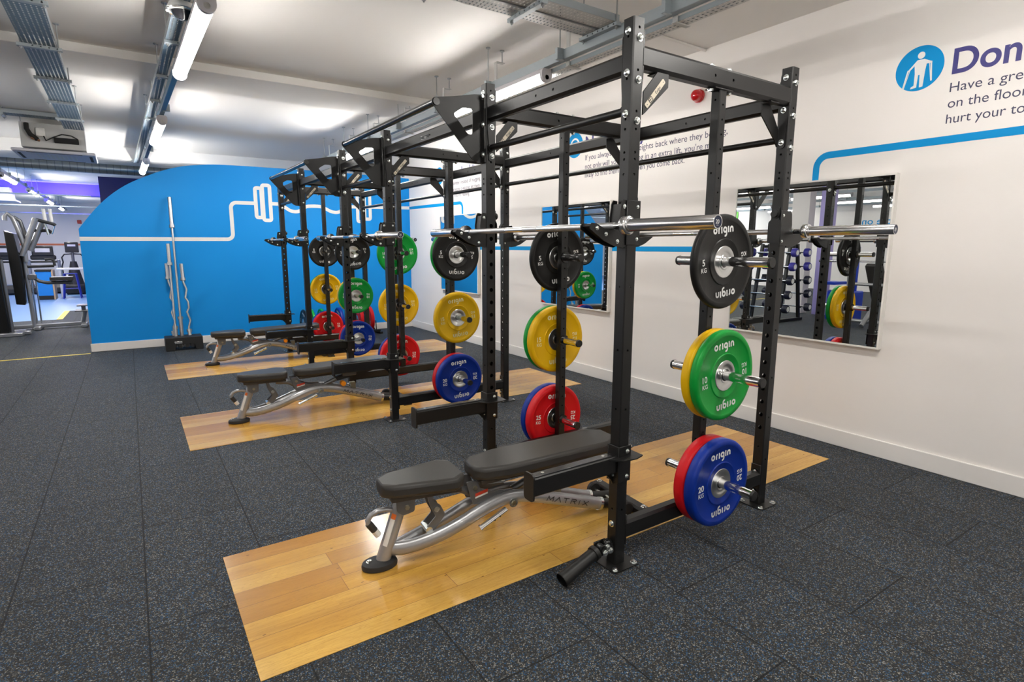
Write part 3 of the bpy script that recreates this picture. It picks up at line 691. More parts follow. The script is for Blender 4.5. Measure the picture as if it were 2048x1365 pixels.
# ------------------------------------------------------------------ adjustable benches
def make_bench():
    t = thing('weight_bench', '', 'weight bench', (0, 0, 0), 0, 'adjustable benches on the platforms')
    MB().lathe([(.082, 0), (.084, .012), (.08, .024), (.06, .032), (.045, .036), (0, .036)], 36, sx=1, sy=.7, c=(-.008, 0, .003)).build('foot', 'rubber_foot', t)
    bolt(t, (-.055, -.0, .034), 'T')
    l = MB().tube([(.006, 0, .02), (.1, 0, .292)], [.034, .032], 24).build('front_leg', 'silver_paint', t)
    d = V3((.094, 0, .272)).normalized(); nrm = V3((-d.z, 0, d.x)); o0 = V3((.006, 0, .02))
    def onleg(a, s, th, r=.0342):
        return o0+d*s+(nrm*math.cos(th)+V3((0, 1, 0))*math.sin(th))*r
    def sticker(s0, s1, nm, mt):
        b = MB(); ths = [math.radians(x) for x in (-66, -56, -46, -36, -26)]
        vs = [onleg(0, s, th) for s in (s0, s1) for th in ths]; b.add(vs, [(i, i+1, i+6, i+5) for i in range(4)]); return b.build(nm, mt, l)
    sticker(.085, .215, 'label', 'white_plastic'); sticker(.215, .24, 'label', 'sticker_orange')
    sp = [(.04, 0, .078), (.1, .02, .076), (.18, .038, .088), (.28, .05, .112), (.38, .055, .146), (.48, .055, .184), (.56, .055, .21), (.62, .055, .222), (.68, .055, .222), (.76, .055, .208), (.9, .055, .165), (1.05, .055, .115), (1.22, .052, .06)]
    for s in (-1, 1):
        q = [V3((x, s*y, z)) for x, y, z in sp]; sm = []
        for i in range(len(q)-1):
            p0, p1, p2, p3 = q[max(i-1, 0)], q[i], q[i+1], q[min(i+2, len(q)-1)]
            for k in range(3):
                u = k/3; sm.append(.5*((2*p1)+(p2-p0)*u+(2*p0-5*p1+4*p2-p3)*u*u+(3*p1-p0-3*p2+p3)*u**3))
        sm.append(q[-1])
        o = MB().tube(sm, .034, 18, flat=.78).build('frame_tube', 'silver_paint', t)
        x0, z0, sl = .858, .182, math.atan2(-.05, .15)
        lz = [0]; L = lambda u, v, s=s: V3((x0+u*math.cos(sl)-v*math.sin(sl), s*(.0825+lz[0]), z0+u*math.sin(sl)+v*math.cos(sl)))
        b = MB(); gl = {'M': [[(0, 0), (.12, 1), (.55, .3), (1.02, 1), (1.1, 0)]], 'A': [[(0, 0), (.55, 1), (1.1, 0)]], 'T': [[(0, 1), (1.05, 1)], [(.53, 1), (.53, 0)]], 'R': [[(0, .62), (.7, .62), (.95, .72), (.95, .9), (.8, 1), (0, 1)], [(.08, .62), (.08, 0)], [(.5, .62), (1, 0)]], 'I': [[(.2, 0), (.2, 1)]], 'X': [[(0, 0), (1, 1)], [(0, 1), (1, 0)]]}
        x = 0
        for ch in 'MATRIX':
            for pl in gl[ch]:
                lz[0] += .00015; b.ribbon([((x+(u+.08*v)*.036) if s < 0 else .285-(x+(u+.08*v)*.036), -.014+v*.026) for u, v in pl], .0042, L)
            x += .032 if ch == 'I' else .0515
        b.build('lettering', 'letter_dark', o)
        MB().cyl((.655, s*.083, .205), (.655, s*.09, .205), .024, n=24).build('pivot_cap', 'zinc', o)
        MB().cyl((.655, s*.09, .205), (.655, s*.094, .205), .012, n=6).build('pivot_bolt', 'brass_zinc', o)
        MB().tube([(1.21, s*.052, .063), (1.228, s*.052, .058)], .038, 18, flat=.85).build('end_ring', 'zinc', o)
        MB().tube([(1.22, s*.052, .06), (1.36, s*.055, .035), (1.40, s*.055, .033)], .027, 14).build('rear_stub', 'black_plastic', t)
    r = MB().box((1.41, 0, .033), (.07, .46, .05), .012).build('rear_stabiliser', 'black_plastic', t)
    for s in (-1, 1):
        MB().box((1.41, s*.2, .008), (.08, .07, .016), .004).build('rubber_pad', 'rubber_foot', r); bolt(r, (1.41, s*.2, .058), 'T')
        MB().lathe([(.012, -.016), (.036, -.016), (.042, -.01), (.042, .01), (.036, .016), (.012, .016)], 28, 'y', c=(1.33, s*.15, .045)).build('wheel', 'rubber_foot', t)
    MB().cyl((1.33, -.165, .045), (1.33, .165, .045), .009, n=12).build('axle', 'zinc', t)
    # seat
    F = lambda a, z0: (lambda u, v, w: V3((u, v, z0+w+u*a)))
    MB().prism([(.04, -.07), (.37, -.1), (.37, .1), (.04, .07)], F(0, .33), .022).build('seat_base', 'pad_base', t, bevel=.004)
    MB().prism([(.0, -.055), (.05, -.092), (.33, -.142), (.385, -.105), (.385, .105), (.33, .142), (.05, .092), (0, .055)], F(0, .352), .066).build('seat_pad', 'pad_vinyl', t, bevel=.02, ang=60)
    # back pad
    MB().prism([(.48, -.085), (1.2, -.1), (1.2, .1), (.48, .085)], F(.03, .318), .02).build('back_base', 'pad_base', t, bevel=.004)
    MB().prism([(.452, -.06), (.49, -.1), (.62, -.13), (1.23, -.13), (1.305, -.075), (1.305, .075), (1.23, .13), (.62, .13), (.49, .1), (.452, .06)], F(.03, .338), .068).build('back_pad', 'pad_vinyl', t, bevel=.02, ang=60)
    # hinge, seat link and back bracket
    for s in (-1, 1):
        y = s*.038-.003
        MB().prism(rounded([(.07, .335), (.07, .27), (.1, .245), (.155, .255), (.16, .335)], .012)[::1], XZ(y), .006).build('seat_hinge', 'dark_silver', t)
        MB().cyl((.118, s*.041, .283), (.118, s*.05, .283), .012, n=6).build('pivot_bolt', 'brass_zinc', t)
        y = s*.03-.003
        MB().prism(rounded([(.235, .335), (.255, .275), (.285, .255), (.31, .2), (.25, .125), (.215, .125), (.215, .155), (.262, .2), (.235, .255), (.215, .335)], .01), XZ(y), .006).build('seat_link', 'dark_silver', t)
        y = s*.045-.003
        MB().prism(rounded([(.415, .345), (.45, .225), (.5, .215), (.66, .235), (.67, .262), (.56, .272), (.49, .30), (.47, .345)], .01), XZ(y), .006).build('back_bracket', 'dark_silver', t)
        MB().cyl((.46, s*.048, .31), (.46, s*.056, .31), .012, n=6).build('pivot_bolt', 'brass_zinc', t)
    MB().cyl((.265, -.04, .238), (.265, .04, .238), .014, n=16).build('link_pin', 'zinc', t); MB().cyl((.225, -.04, .14), (.225, .04, .14), .017, n=16).build('link_pin', 'zinc', t)
    MB().tube([(.30, 0, .315), (.40, 0, .30), (.455, 0, .27)], .02, 14).build('seat_arm', 'dark_silver', t)
    MB().add([(.462, -.0487, .262), (.53, -.0487, .276), (.53, -.0487, .292), (.462, -.0487, .278)], [(0, 1, 2, 3)]).build('warning_sticker', 'sticker_red', t)
    MB().add([(.462, -.0487, .252), (.53, -.0487, .266), (.53, -.0487, .275), (.462, -.0487, .261)], [(0, 1, 2, 3)]).build('warning_sticker', 'white_plastic', t)
    MB().tube([(.69, 0, .235), (.84, 0, .29), (.95, 0, .335)], .019, 14).box((.93, 0, .325), (.13, .07, .05), .008).build('back_strut', 'dark_silver', t)
    MB().prism([(.8, .30), (.82, .265), (1.14, .325), (1.14, .345)], XZ(-.025), .05).build('adjust_rail', 'black_plastic', t)
    MB().cyl((.86, -.08, .245), (.86, -.03, .245), .0225, .024, 20).build('pull_knob', 'orange', t)
    MB().prism(rounded([(.93, .235), (.955, .16), (.985, .16), (.985, .235)], .008), XZ(-.02), .04).build('strut_foot', 'brass_zinc', t)
    MB().tube([(.62, -.075, .172), (.47, -.09, .112)], .0155, 14).cyl((.475, -.09, .114), (.466, -.0906, .1105), .02, n=16).build('adjust_lever', 'chrome', t)
    g = MB()
    for u in (.3, .5): g.cyl((.62-.15*u, -.0915-.015*u, .172-.06*u), (.62-.15*u, -.0872-.015*u+.006, .172-.06*u), .004, n=8)
    g.build('lever_slot', 'dark_hole', t)
    hd = MB().tube([(.07, 0, .262), (.03, 0, .275), (-.01, 0, .275), (-.04, 0, .262), (-.055, 0, .24), (-.052, 0, .222)], .0125, 14).build('handle', 'silver_paint', t)
    MB().tube([(-.052, 0, .225), (-.026, 0, .185)], .017, 16).build('grip', 'grip_dark', hd)
    MB().tube([(-.026, 0, .185), (-.009, 0, .157)], .0165, 16).build('grip_cap', 'white_plastic', hd)
    return t
BN = make_bench()
for k, (x, y, a, lb) in enumerate(((-.94, .575, -5.5, 'nearest adjustable bench with grey padded top and silver frame'), (-1.13, 3.33, -2.5, 'middle adjustable bench in the row, on the second oak platform'), (-1.03, 6.07, -1.5, 'farthest adjustable bench, closest to the blue wall'))):
    o = BN if k == 0 else copy_tree(BN); o.location = (x, y, .003); o.rotation_euler = (0, 0, math.radians(a)); o['label'] = lb

# ------------------------------------------------------------------ bar holder by the blue wall
t = thing('bar_holder', 'black floor block holding upright bars against the blue wall', 'bar holder', (-1.235, 7.60, 0))
F = lambda u, v, w: V3((u, -.14+w, v))
MB().prism([(-.235, 0), (-.235, .19), (.235, .19), (.235, 0), (.14, 0), (.12, .085), (-.1, .085), (-.12, 0)], F, .28).build('block', 'holder_black', t, bevel=.008)
for u in (-.05, .03, .1): MB().box((u, -.142, .065), (.045, .006, .05), .002).build('vent', 'dark_hole', t)
MB().box((-.075, -.1435, .118), (.095, .008, .035), .014).build('badge', 'chrome', t)
def upbar(name, label, a, b, L, sl, curl=False):
    t = thing(name, label, 'barbell', a, 0, 'bars standing in the black holder'); D = (V3(b)-V3(a)); D.normalize()
    M = V3((0, 0, 1)).rotation_difference(D).to_matrix().to_4x4()
    z1, z2 = sl, L-sl
    if curl:
        q = (z2-z1); pts = [(0, 0, z1), (0, 0, z1+.06*q), (.03, 0, z1+.2*q), (.0, 0, z1+.36*q), (.03, 0, z1+.44*q), (.03, 0, z1+.56*q), (0, 0, z1+.64*q), (.03, 0, z1+.8*q), (0, 0, z1+.94*q), (0, 0, z2)]
    else: pts = [(0, 0, z1), (0, 0, z2)]
    MB().tube(pts, .0145, 12).xf(M).build('shaft', 'bar_grey', t)
    for z0, z, s in ((0, z1, 1), (z2, L, -1)):
        c = z1 if s > 0 else z2
        MB().cyl((0, 0, z0), (0, 0, z), .0255, n=18).cyl((0, 0, c-.02), (0, 0, c+.02), .036, n=18).xf(M).build('sleeve', 'bar_grey', t)
upbar('barbell', 'tallest steel bar standing in the black holder', (-1.25, 7.62, .03), (-1.227, 7.96, 2.18), 2.17, .42)
upbar('barbell', 'shorter straight steel bar standing left in the black holder', (-1.325, 7.6, .03), (-1.305, 7.86, 1.5), 1.5, .29)
upbar('curl_bar', 'zigzag curl bar at the left of the black holder', (-1.34, 7.68, .03), (-1.345, 7.93, 1.22), 1.22, .21, True)
upbar('curl_bar', 'zigzag curl bar at the right of the black holder', (-1.145, 7.62, .03), (-1.16, 7.9, 1.22), 1.22, .23, True)

# ------------------------------------------------------------------ ceiling services
def batten(x, y, rz, label, glow='lamp_glow', z=2.765, L=1.58):
    t = thing('batten_light', label, 'ceiling light', (x, y, z), rz, 'batten lights in rows')
    MB().box((0, L/2, .04), (.09, L-.02, .046), .01).build('housing', 'lamp_body', t)
    b = MB(); a0 = [(math.radians(184+172*k/8)) for k in range(9)]
    vs = [V3((.044*math.cos(a), yy, .016+.046*math.sin(a))) for yy in (.03, L-.03) for a in a0]
    b.add(vs, [(k, k+1, k+10, k+9) for k in range(8)]+[tuple(range(9)), tuple(range(9, 18))[::-1]]); b.build('diffuser', glow, t)
    for yy in (.0, L-.03):
        o = MB().prism(arc(0, .012, .049, 180, 360, 10)+[(.047, .045), (.034, .062), (-.034, .062), (-.047, .045)], lambda u, v, w, yy=yy: V3((u, yy+w, v)), .03).build('end_cap', 'lamp_body', t)
        s = -.001 if yy == 0 else L+.001
        MB().lathe([(.012, s), (.017, s*1)], 20, 'y', c=(0, 0, .0), closed=False).build('cap_ring', 'white_plastic', o)
    return t
def track(name, x0, y0, x1, y1, z, wd, ht, mt, label, rods, off, cat='light track'):
    t = thing(name, label, cat, (0, 0, 0))
    MB().sq((x0, y0, z), (x1, y1, z), wd, ht, (0, 0, 1), None, .003).build('channel', mt, t)
    for y in rods:
        f = (y-y0)/(y1-y0); x = x0+(x1-x0)*f+off
        o = MB().cyl((x, y, z+ht/2), (x, y, CZ-.008), .005, n=8).cyl((x, y, CZ-.008), (x, y, CZ), .02, n=12).build('hanger_rod', 'rod', t)
        MB().box((x, y, z), (wd+.016, .03, ht+.012), .003).build('clip', 'galv', o)
    return t
def perf_tray(x0, y0, x1, y1, z, wd, label, lip=.045, mt='perforated'):
    t = thing('cable_tray', label, 'cable tray', (0, 0, 0))
    D = V3((x1-x0, y1-y0, 0)); D.normalize(); N = V3((-D.y, D.x, 0))*wd/2; a, b = V3((x0, y0, z)), V3((x1, y1, z))
    MB().add([a-N, b-N, b+N, a+N], [(0, 1, 2, 3)]).build('tray_base', mt, t)
    k = MB()
    for s in (-1, 1):
        k.sq(a+N*s+V3((0, 0, lip/2)), b+N*s+V3((0, 0, lip/2)), .003, lip, (0, 0, 1), None, .0005)
    k.build('tray_side', 'galv', t)
    return t, N, D
def trapeze(t, c, N, ext=.06, zc=CZ):
    u = N.normalized(); hw = N.length+ext; c = V3(c)
    o = MB().sq(c-u*hw, c+u*hw, .041, .024, (0, 0, 1), {'s': [(.03+.05*i, .006) for i in range(int(hw*2/.05)-1)], 'S': [(.03+.05*i, .006) for i in range(int(hw*2/.05)-1)]}, .002).build('trapeze_bar', 'galv', t)
    for s in (-1, 1):
        q = c+u*s*(hw-.022)
        MB().cyl(q+V3((0, 0, -.03)), (q.x, q.y, zc-.008), .005, n=8).cyl((q.x, q.y, zc-.008), (q.x, q.y, zc), .02, n=10).cyl(q+V3((0, 0, -.022)), q+V3((0, 0, -.012)), .011, n=6).build('hanger_rod', 'rod', o)
X0 = lambda y: -1.287-.0157*y
NTH = ('first', 'second', 'third', 'fourth')
YS = [-5.2, -1.65, 1.9, 5.42, 9.0]
for i, y in enumerate(YS):
    lb = {0: 'batten near the front wall, in the row left of the racks', 1: 'batten just behind the viewpoint, in the row left of the racks', 2: 'large batten light at top left, nearest in its row', 3: 'second lit batten along the row left of the racks', 4: 'third lit batten, just above the curved blue wall top'}[i]
    batten(X0(y), y, .0157, lb, 'lamp_glow_bright' if y > 8 else 'lamp_glow_mid' if y > 4 else 'lamp_glow')
    rl = ('lit batten by the white wall, nearest the front wall', 'batten by the white wall, just behind the viewpoint', 'lit batten over the nearest rack by the white wall', 'lit batten over the middle rack by the white wall')
    if i < 4: batten(1.0, y, 0, rl[i], 'lamp_glow_bright' if y > 4 else 'lamp_glow')
track('light_track', X0(-5.5), -5.5, X0(11.5), 11.5, 2.862, .045, .06, 'galv_blue', 'blue-grey metal track carrying the battens left of the racks', [.7+1.5*i for i in range(8)], .03)
track('light_track', 1.0, -5.5, 1.0, 7.9, 2.866, .05, .07, 'galv', 'grey metal track carrying the battens by the white wall', [.69+i for i in range(8)], -.045)
for k, x in enumerate((-3.63, -5.9, -8.2, -10.5, -12.8)):
    for i in range(9):
        y = -5.2+3.55*i
        if k and (i > 5 or (k > 2 and i < 2)): continue
        batten(x, y, 0, f'{("first", "second", "third", "fourth", "fifth", "sixth", "seventh", "eighth", "ninth")[i]} batten from the front wall in the {("third", "fourth", "fifth", "sixth", "seventh")[k]} light row from the white wall', 'lamp_glow_soft' if y < 11 else 'lamp_glow_bright')
    track('light_track', x, -5.5, x, 26.5 if k == 0 else 14.5, 2.862, .045, .06, 'galv', f'metal light track of the {("third", "fourth", "fifth", "sixth", "seventh")[k]} row from the white wall', [12.2+1.1*i for i in range(12)] if k == 0 else [.7+2*i for i in range(6)], .03)
# perforated trays
t, N, D = perf_tray(1.085, -5, 1.085, 7.9, 2.80, .085, 'narrow perforated tray beside the light track by the white wall', .03)
for i in range(8):
    y = .69+i
    o = MB().box((1.085, y, 2.795), (.13, .035, .006), .001).box((1.033, y, 2.935), (.005, .04, .28), .001).box((1.075, y, 3.075), (.085, .04, .006), .001).build('hanger_bracket', 'light_box', t)
    MB().cyl((1.1, y, 3.07), (1.1, y, CZ-.008), .005, n=8).cyl((1.1, y, CZ-.008), (1.1, y, CZ), .02, n=10).build('hanger_rod', 'rod', o)
t, N, D = perf_tray(-1.15, 1.27, .985, 1.27, 2.915, .31, 'wide perforated cable tray crossing overhead towards the white wall')
for x in (-.85, -.25, .36, .955): trapeze(t, (x, 1.27, 2.895), N, .03)
MB().sq((-1.15, 1.27, 2.912), (.985, 1.27, 2.912), .012, .008, (0, 0, 1), None, .001).build('tray_joint', 'dark_silver', t)
t, N, D = perf_tray(-2.2, 1.5, -2.24, 8.0, 3.0, .215, 'wide perforated cable tray at the upper left under the ceiling', .05, 'perforated_shaded')
for y in (2.05, 3.08, 4.12, 5.15, 6.21, 7.2): trapeze(t, (-2.2-.006*(y-1.5), y, 2.985), N, .03)
t, N, D = perf_tray(X0(-5)-.045, -5, -1.53, 10.6, 2.93, .075, 'narrow perforated tray beside the track left of the racks', .04, 'perforated_shaded')
for y in (2.2, 3.2, 4.2, 5.2, 6.2): trapeze(t, (X0(y)-.05, y, 2.918), N, .02)
t, N, D = perf_tray(-9.0, 8.02, -2.2, 8.02, 3.12, .2, 'perforated cable tray running left above the ceiling air unit', .05, 'perforated_shaded')
for x in (-5, -4, -2.95, -2.25): trapeze(t, (x, 8.02, 3.105), N, .02)
# ceiling conduit near the white wall, fire beacon, dome camera
tag(MB().cyl((1.2, 1.62, 3.168), (WX-.003, 1.65, 3.168), .0115, n=12).build('conduit', 'skirting_white'), 'white conduit running across the ceiling to the white wall', 'conduit')
t = thing('alarm_beacon', 'red dome alarm beacon high on the white wall', 'alarm beacon', (WX, 1.69, 2.80))
F = [(0, -.082), (.025, -.08), (.042, -.068), (.05, -.045), (.05, -.018)]
MB().lathe(F, 28, 'x').build('lens', 'alarm_red', t); MB().lathe([(.05, -.02), (.056, -.018), (.056, 0), (0, 0)], 28, 'x').build('base', 'alarm_red', t)
t = thing('dome_camera', 'small chrome-rimmed dome camera on the tray at the top edge', 'security camera', (-1.385, 2.44, 2.90))
MB().lathe([(.0, .03), (.07, .03), (.085, .0), (.085, -.012), (.078, -.016)], 32).build('housing', 'light_box', t)
MB().lathe([(.076, -.014), (.088, -.018), (.09, -.01), (.086, -.004)], 32, closed=True).build('rim', 'chrome', t)
MB().lathe([(0, -.06), (.03, -.055), (.055, -.035), (.066, -.014)], 32).build('lens', 'screen', t)
# cassette air unit with open service side
t = thing('air_unit', 'white cassette air unit with open wired side, hanging at upper left', 'air conditioner', (-2.5, 8.4, 0))
b = MB().box((0, .36, 2.95), (.70, .68, .32), .006)
b.build('casing', 'light_box', t)
MB().box((.0, .34, 2.735), (.9, .9, .04), .012).build('grille_panel', 'ac_panel', t)
q = MB()
for x, y, a, c in ((0, -.06, .6, .035), (0, .74, .6, .035), (-.39, .34, .035, .6), (.39, .34, .035, .6)): q.box((x, y, 2.716), (a, c, .006), .001)
q.build('louvre', 'dark_hole', t)
q = MB()
for i in range(9): q.box((-.2+.05*i, .34, 2.7155), (.03, .46, .004), .001)
q.build('grille', 'light_box', t)
MB().box((-.13, .005, 2.99), (.1, .05, .11), .006).build('junction_box', 'white_plastic', t)
MB().box((.14, .0, 2.90), (.27, .05, .07), .006).build('pump_box', 'dark_hole', t)
MB().tube([(-.27, .0, 3.09), (-.27, -.02, 3.02), (-.24, -.02, 2.95), (-.17, .0, 2.89)], .028, 12).build('pipe_lagging', 'dark_hole', t)
MB().tube([(-.25, -.01, 2.95), (-.22, -.02, 2.9), (-.15, .01, 2.88)], .014, 10).build('pipe', 'copper', t)
MB().tube([(-.1, -.02, 2.94), (-.08, -.03, 2.88), (.0, -.03, 2.93), (.1, -.03, 2.98), (.2, -.03, 2.97), (.27, -.02, 2.93)], .008, 8).build('cable', 'dark_hole', t)
for x in (-.33, .33):
    for y in (.05, .66): MB().cyl((x, y, 3.11), (x, y, CZ), .006, n=8).build('hanger_rod', 'rod', t)
b = MB().lathe([(.105, -9.4), (.105, 2.4)], 32, 'x', c=(0, 12., 2.955)); tag(b.build('air_duct', 'duct'), 'large spiral air duct crossing the ceiling beyond the blue wall', 'air duct')
t = thing('air_unit', 'second cassette air unit, far left beyond the duct', 'air conditioner', (-4.75, 18, 0))
MB().box((0, .4, 2.82), (1.1, .8, .3), .006).build('casing', 'ac_panel', t); MB().box((.02, .4, 2.645), (1.25, .95, .05), .01).build('grille_panel', 'ac_panel', t)
for i in range(3):
    z = (2.62, 2.5, 2.38)[i]; y = (15, 17.5, 19)[i]
    tag(MB().cyl((-9, y, z), (-2.4, y, z), .018, n=10).build('pipe', 'galv'), ('upper', 'middle', 'lower')[i]+' thin pipe crossing below the far ceiling', 'pipe', 'thin pipes under the far ceiling')

# ------------------------------------------------------------------ cardio and machine area, left background
def foot_plate(b, x, y): b.box((x, y, .02), (.12, .1, .04), .01)
t = thing('pulldown_machine', 'grey selectorised strength machine with black weight shroud at left', 'gym machine', (-3.34, 11.3, 0))
R2 = lambda *q: [(x+3.34, z) for x, z in q]      # outlines measured in the machine's own plane
MB().tube([(.04, 0, .0), (.03, 0, .7), (.02, 0, 1.3)], .042, 14, flat=.8).build('main_post', 'silver_paint', t)
MB().prism(R2((-3.514, 1.736), (-3.49, 1.71), (-3.389, 1.682), (-3.345, 1.2), (-3.35, .5), (-3.361, .454), (-3.481, .469))[::-1], XZ(-.2), .42).build('weight_shroud', 'black_gloss', t, bevel=.01)
MB().tube([(-.155, -.06, 1.9), (-.15, -.06, 1.97), (-.11, -.06, 2.02), (-.05, -.06, 1.95), (0, -.06, 1.75), (.05, -.06, 1.5), (.05, -.06, 1.2)], .036, 14).build('arch_tube', 'silver_paint', t)
MB().tube([(-.05, .06, 1.97), (.03, .06, 1.9), (.06, .06, 1.75), (.085, .06, 1.55)], .03, 12).build('arch_tube', 'dark_silver', t)
for y, a, b_ in ((-.07, (.012, 1.3), (.255, 1.95)), (.11, (.11, 1.385), (.33, 1.90))):
    MB().tube([(a[0], y, a[1]), (b_[0], y, b_[1])], .045, 16).build('lever_arm', 'silver_paint', t)
for y, q in ((-.05, [(.26, 1.93), (.33, 1.905), (.42, 1.88), (.5, 1.85), (.515, 1.83)]), (.1, [(.2, 1.745), (.3, 1.74), (.4, 1.745), (.45, 1.70)])):
    MB().tube([(x, y, z) for x, z in q], .028, 12).build('handle', 'grip_dark', t)
for x in (.38, .47): MB().tube([(x, .02, 1.89), (x-.01, .02, 2.12)], .026, 12).build('guide_tube', 'white_plastic', t)
MB().tube([(.37, 0, 1.86), (.40, 0, 1.67)], .02, 10).tube([(.5, 0, 1.83), (.45, 0, 1.68)], .012, 8).build('pivot_link', 'zinc', t)
MB().tube([(.02, 0, 1.11), (.25, 0, 1.115), (.42, 0, 1.12)], .024, 12).tube([(.3, .03, 1.23), (.38, .03, 1.24), (.42, .03, 1.22), (.43, .03, 1.12)], .022, 12).build('arm_rail', 'grip_dark', t)
MB().prism([(.345, .86), (.68, .86), (.68, .925), (.345, .925)], XZ(-.16), .32).build('seat_pad', 'pad_vinyl', t, bevel=.015)
MB().tube([(.1, 0, .93), (.19, 0, .85), (.3, 0, .82), (.66, 0, .82)], .03, 12).box((.1, 0, .93), (.12, .1, .09), .01).build('seat_arm', 'dark_silver', t)
for x in (.08, .14): MB().cyl((x, .03, .1), (x, .03, .95), .013, n=10).build('guide_rod', 'chrome', t)
MB().sq((-.36, 0, .05), (.78, 0, .06), .08, .06, (0, 0, 1), None, .01).box((.1, 0, .03), (.1, .5, .06), .01).box((-.3, 0, .03), (.1, .5, .06), .01).box((.76, 0, .03), (.09, .4, .06), .01).build('base_frame', 'silver_paint', t)
MB().tube([(.73, 0, .06), (.79, 0, .3)], .036, 12).build('foot_post', 'silver_paint', t)
MB().box((.755, 0, .30), (.22, .35, .02), .005).box((.765, 0, .395), (.17, .32, .02), .005).box((.77, 0, .35), (.06, .1, .09), .005).build('foot_plate', 'dark_silver', t)
t = thing('cable_machine', 'dark machine tower cut by the left edge of the picture', 'gym machine', (-3.7, 10.6, 0))
MB().prism([(-.2, 0.06), (.18, .06), (.19, .14), (.16, 1.25), (.14, 1.33), (-.2, 1.4)], XZ(-.2), .4).build('weight_shroud', 'black_gloss', t, bevel=.015)
MB().tube([(.2, -.1, .05), (.18, -.1, 1.25)], .03, 12).build('side_rail', 'dark_silver', t)
MB().box((.05, 0, .03), (.6, .5, .06), .01).box((.3, 0, .03), (.25, .1, .06), .01).build('base_frame', 'silver_paint', t)
t = thing('cabinet', 'low bright blue cabinet with dark plinth behind the grey machine', 'cabinet', (-3.78, 18.6, 0))
MB().box((0, 0, .44), (.34, .5, .66), .006).build('door', 'cabinet_blue', t); MB().box((0, 0, .06), (.35, .5, .11), .004).build('plinth', 'dark_hole', t); MB().box((0, 0, .80), (.37, .54, .05), .004).build('top', 'dark_hole', t); MB().box((.19, 0, .41), (.04, .54, .82), .004).build('side_panel', 'wood_edge', t)
t = thing('table', 'long white-topped high table behind the blue stool', 'table', (-3.1, 19.3, 0))
MB().box((0, 0, .81), (.9, .5, .05), .006).build('tabletop', 'white_plastic', t)
for x in (-.38, .38): MB().box((x, 0, .39), (.06, .44, .785), .006).build('leg', 'white_plastic', t)
t = thing('stool', 'dark blue metal stool with splayed legs under the white table', 'stool', (-3.21, 18.6, 0))
MB().box((0, 0, .70), (.3, .3, .02), .008).build('seat', 'stool_blue', t)
for i in (-1, 1):
    for j in (-1, 1): MB().tube([(i*.13, j*.13, .70), (i*.2, j*.2, 0)], [.024, .016], 8).build('leg', 'stool_blue', t)
MB().tube([(-.18, -.18, .28), (.18, -.18, .28), (.18, .18, .28), (-.18, .18, .28), (-.18, -.18, .28)], .008, 6).build('foot_rail', 'stool_blue', t)
def treadmill(x, y, label, s=1.):
    t = thing('treadmill', label, 'treadmill', (x, y, 0))
    MB().box((0, .5, .12), (.8, 1.9, .16), .03).build('deck', 'rubber_foot', t)
    for i in (-1, 1): MB().tube([(i*.36, -.1, .15), (i*.36, -.25, 1.05)], .04, 10).build('upright', 'silver_paint', t)
    MB().tube([(-.36, -.2, 1.0), (-.36, .1, .98), (.36, .1, .98), (.36, -.2, 1.0)], .03, 10).build('handrail', 'grip_dark', t)
    c = MB().box((0, -.25, 1.12), (.62, .12, .14), .03).box((0, -.3, 1.32), (.52, .06, .30), .02).build('console', 'black_plastic', t)
    MB().box((0, -.332, 1.34), (.36, .004, .12), .001).build('screen', 'lamp_body', c)
    return t
treadmill(-3.98, 21.2, 'treadmill whose black console shows just above the blue cabinet'); treadmill(-4.85, 21.2, 'treadmill half hidden behind the black weight shroud'); treadmill(-5.72, 21.2, 'treadmill at the left picture edge')
t = thing('cross_trainer', 'cross trainer with dark console and curved handles by the blue wall edge', 'cross trainer', (-3.23, 20.5, 0))
MB().box((0, 0, 1.43), (.34, .06, .32), .02).build('console', 'black_plastic', t); MB().box((0, -.034, 1.49), (.2, .004, .06), .001).build('screen', 'lamp_body', t)
MB().tube([(0, .05, .2), (0, .02, 1.3)], .04, 12).build('mast', 'dark_silver', t)
for i in (-1, 1): MB().tube([(i*.01, 0, 1.23), (i*.2, 0, 1.22), (i*.27, 0, 1.12), (i*.25, 0, .98), (i*.29, 0, .85), (i*.27, 0, .4)], .02, 10).build('handle', 'black_plastic', t)
MB().box((0, .3, .15), (.5, 1.5, .3), .05).tube([(0, 0, .3), (0, 0, 1.0)], [.22, .08], 12).build('body', 'rubber_foot', t)
tag(MB().box((-3.3, 26.96, 2.42), (.14, .05, .14), .02).build('alarm_sounder', 'sticker_red'), 'small red alarm sounder on the far white wall', 'alarm sounder')
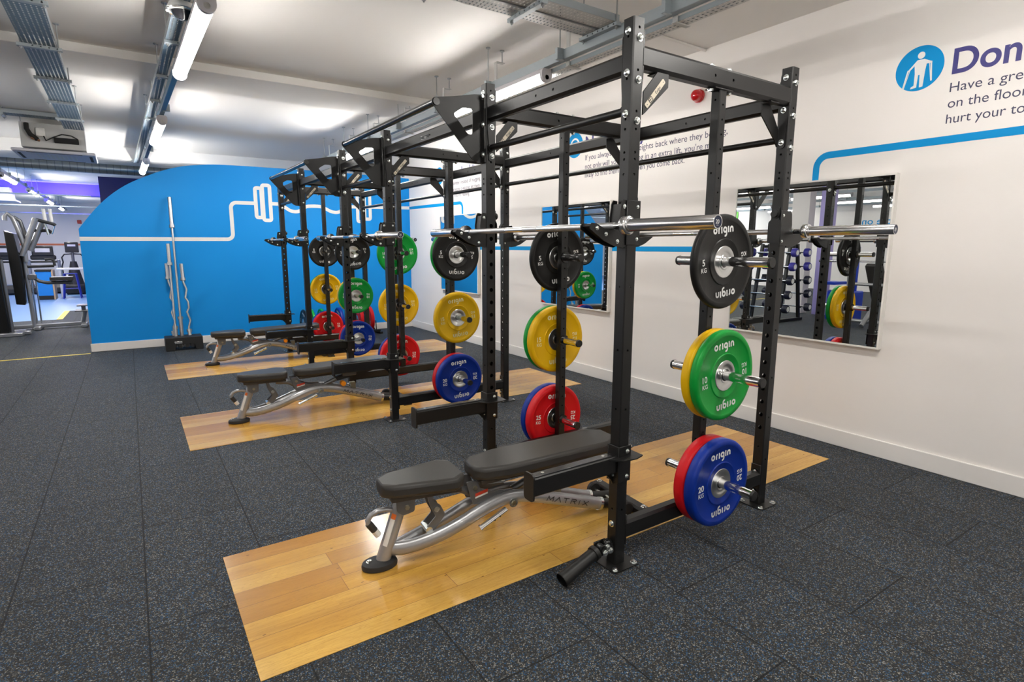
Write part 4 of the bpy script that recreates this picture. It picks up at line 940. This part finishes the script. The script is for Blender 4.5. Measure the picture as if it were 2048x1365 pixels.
# ------------------------------------------------------------------ seen only in the wall mirrors
t = thing('barbell_rack', 'black rack for fixed barbells, seen in the nearest mirror', 'barbell rack', (-4.25, 4.86, 0))
for y in (-.3, .3):
    for s in (-1, 1): MB().sq((s*.36, y, .05), (s*.12, y, 1.55), .06, .06, (0, 1, 0), None, .006).build('upright', 'powder_black', t)
    MB().box((0, y, .03), (.95, .07, .06), .01).box((0, y, .8), (.42, .05, .06), .006).build('foot', 'powder_black', t)
MB().box((0, 0, 1.5), (.06, .66, .06), .006).box((0, 0, .9), (.06, .66, .06), .006).build('crossbar', 'powder_black', t)
for s in (-1, 1):
    for i in range(5):
        z = .28+.275*i; x = s*(.36-.24*(z-.05)/1.5)+s*.075
        for y in (-.3, .3): MB().box((x-s*.02, y, z-.022), (.08, .04, .02), .004).build('cradle', 'powder_black', t)
        b = thing('fixed_barbell', f'{("lowest", "second lowest", "middle", "second highest", "highest")[i]} fixed barbell on the {"mirror" if s > 0 else "far"} side of the black barbell rack', 'barbell', (-4.25+x, 4.86, z+.002), 0, 'fixed barbells on the rack')
        MB().cyl((0, -.5, 0), (0, .5, 0), .014, n=12).build('shaft', 'chrome', b)
        for e in (-1, 1):
            hd = MB().lathe([(.015, e*.40), (.06, e*.405), (.085, e*.42), (.085, e*.49), (.07, e*.51), (0, e*.512)], 20, 'y').build('head', 'navy_steel' if i < 3 else 'purple_cap', b)
            MB().lathe([(.05, e*.5125), (0, e*.514)], 16, 'y').build('head_cap', 'letter_white', hd)
t = thing('plyo_stand', 'blue upright stand with base, seen in the nearest mirror', 'storage stand', (-5.5, 4.1, 0))
MB().box((0, 0, .3), (.5, .5, .6), .02).build('base', 'box_blue', t); MB().box((-.1, -.1, 1.0), (.08, .12, 1.0), .01).build('upright', 'box_blue', t); MB().box((0, .25, .75), (.5, .3, .06), .01).build('shelf', 'box_blue', t)
t = thing('incline_bench', 'grey incline press bench with loaded bar, seen in the nearest mirror', 'weight bench', (-5.2, 3.25, 0))
MB().prism([(-.5, .42), (.1, .42), (.1, .5), (-.5, .5)], XZ(-.14), .28).build('seat_pad', 'pad_vinyl', t, bevel=.02)
MB().prism([(.12, .44), (.55, 1.15), (.48, 1.2), (.05, .5)], XZ(-.14), .28).build('back_pad', 'pad_vinyl', t, bevel=.02)
MB().tube([(-.6, 0, .05), (-.3, 0, .4), (.3, 0, .42), (.75, 0, .04)], .04, 12).tube([(.5, -.4, .0), (.55, -.4, 1.2)], .035, 12).tube([(.5, .4, 0), (.55, .4, 1.2)], .035, 12).tube([(.5, -.4, .1), (.5, .4, .1)], .035, 12).tube([(.53, -.4, .8), (.53, .4, .8)], .03, 12).build('frame', 'silver_paint', t)
b = thing('barbell', 'thin bar racked on the grey incline bench, seen in the nearest mirror', 'barbell', (-4.63, 3.25, 1.225))
MB().cyl((0, -.9, 0), (0, .9, 0), .0145, n=12).build('shaft', 'chrome', b)
for s in (-1, 1): MB().cyl((0, s*.66, 0), (0, s*.98, 0), .025, n=14).build('sleeve', 'steel_sleeve', b)
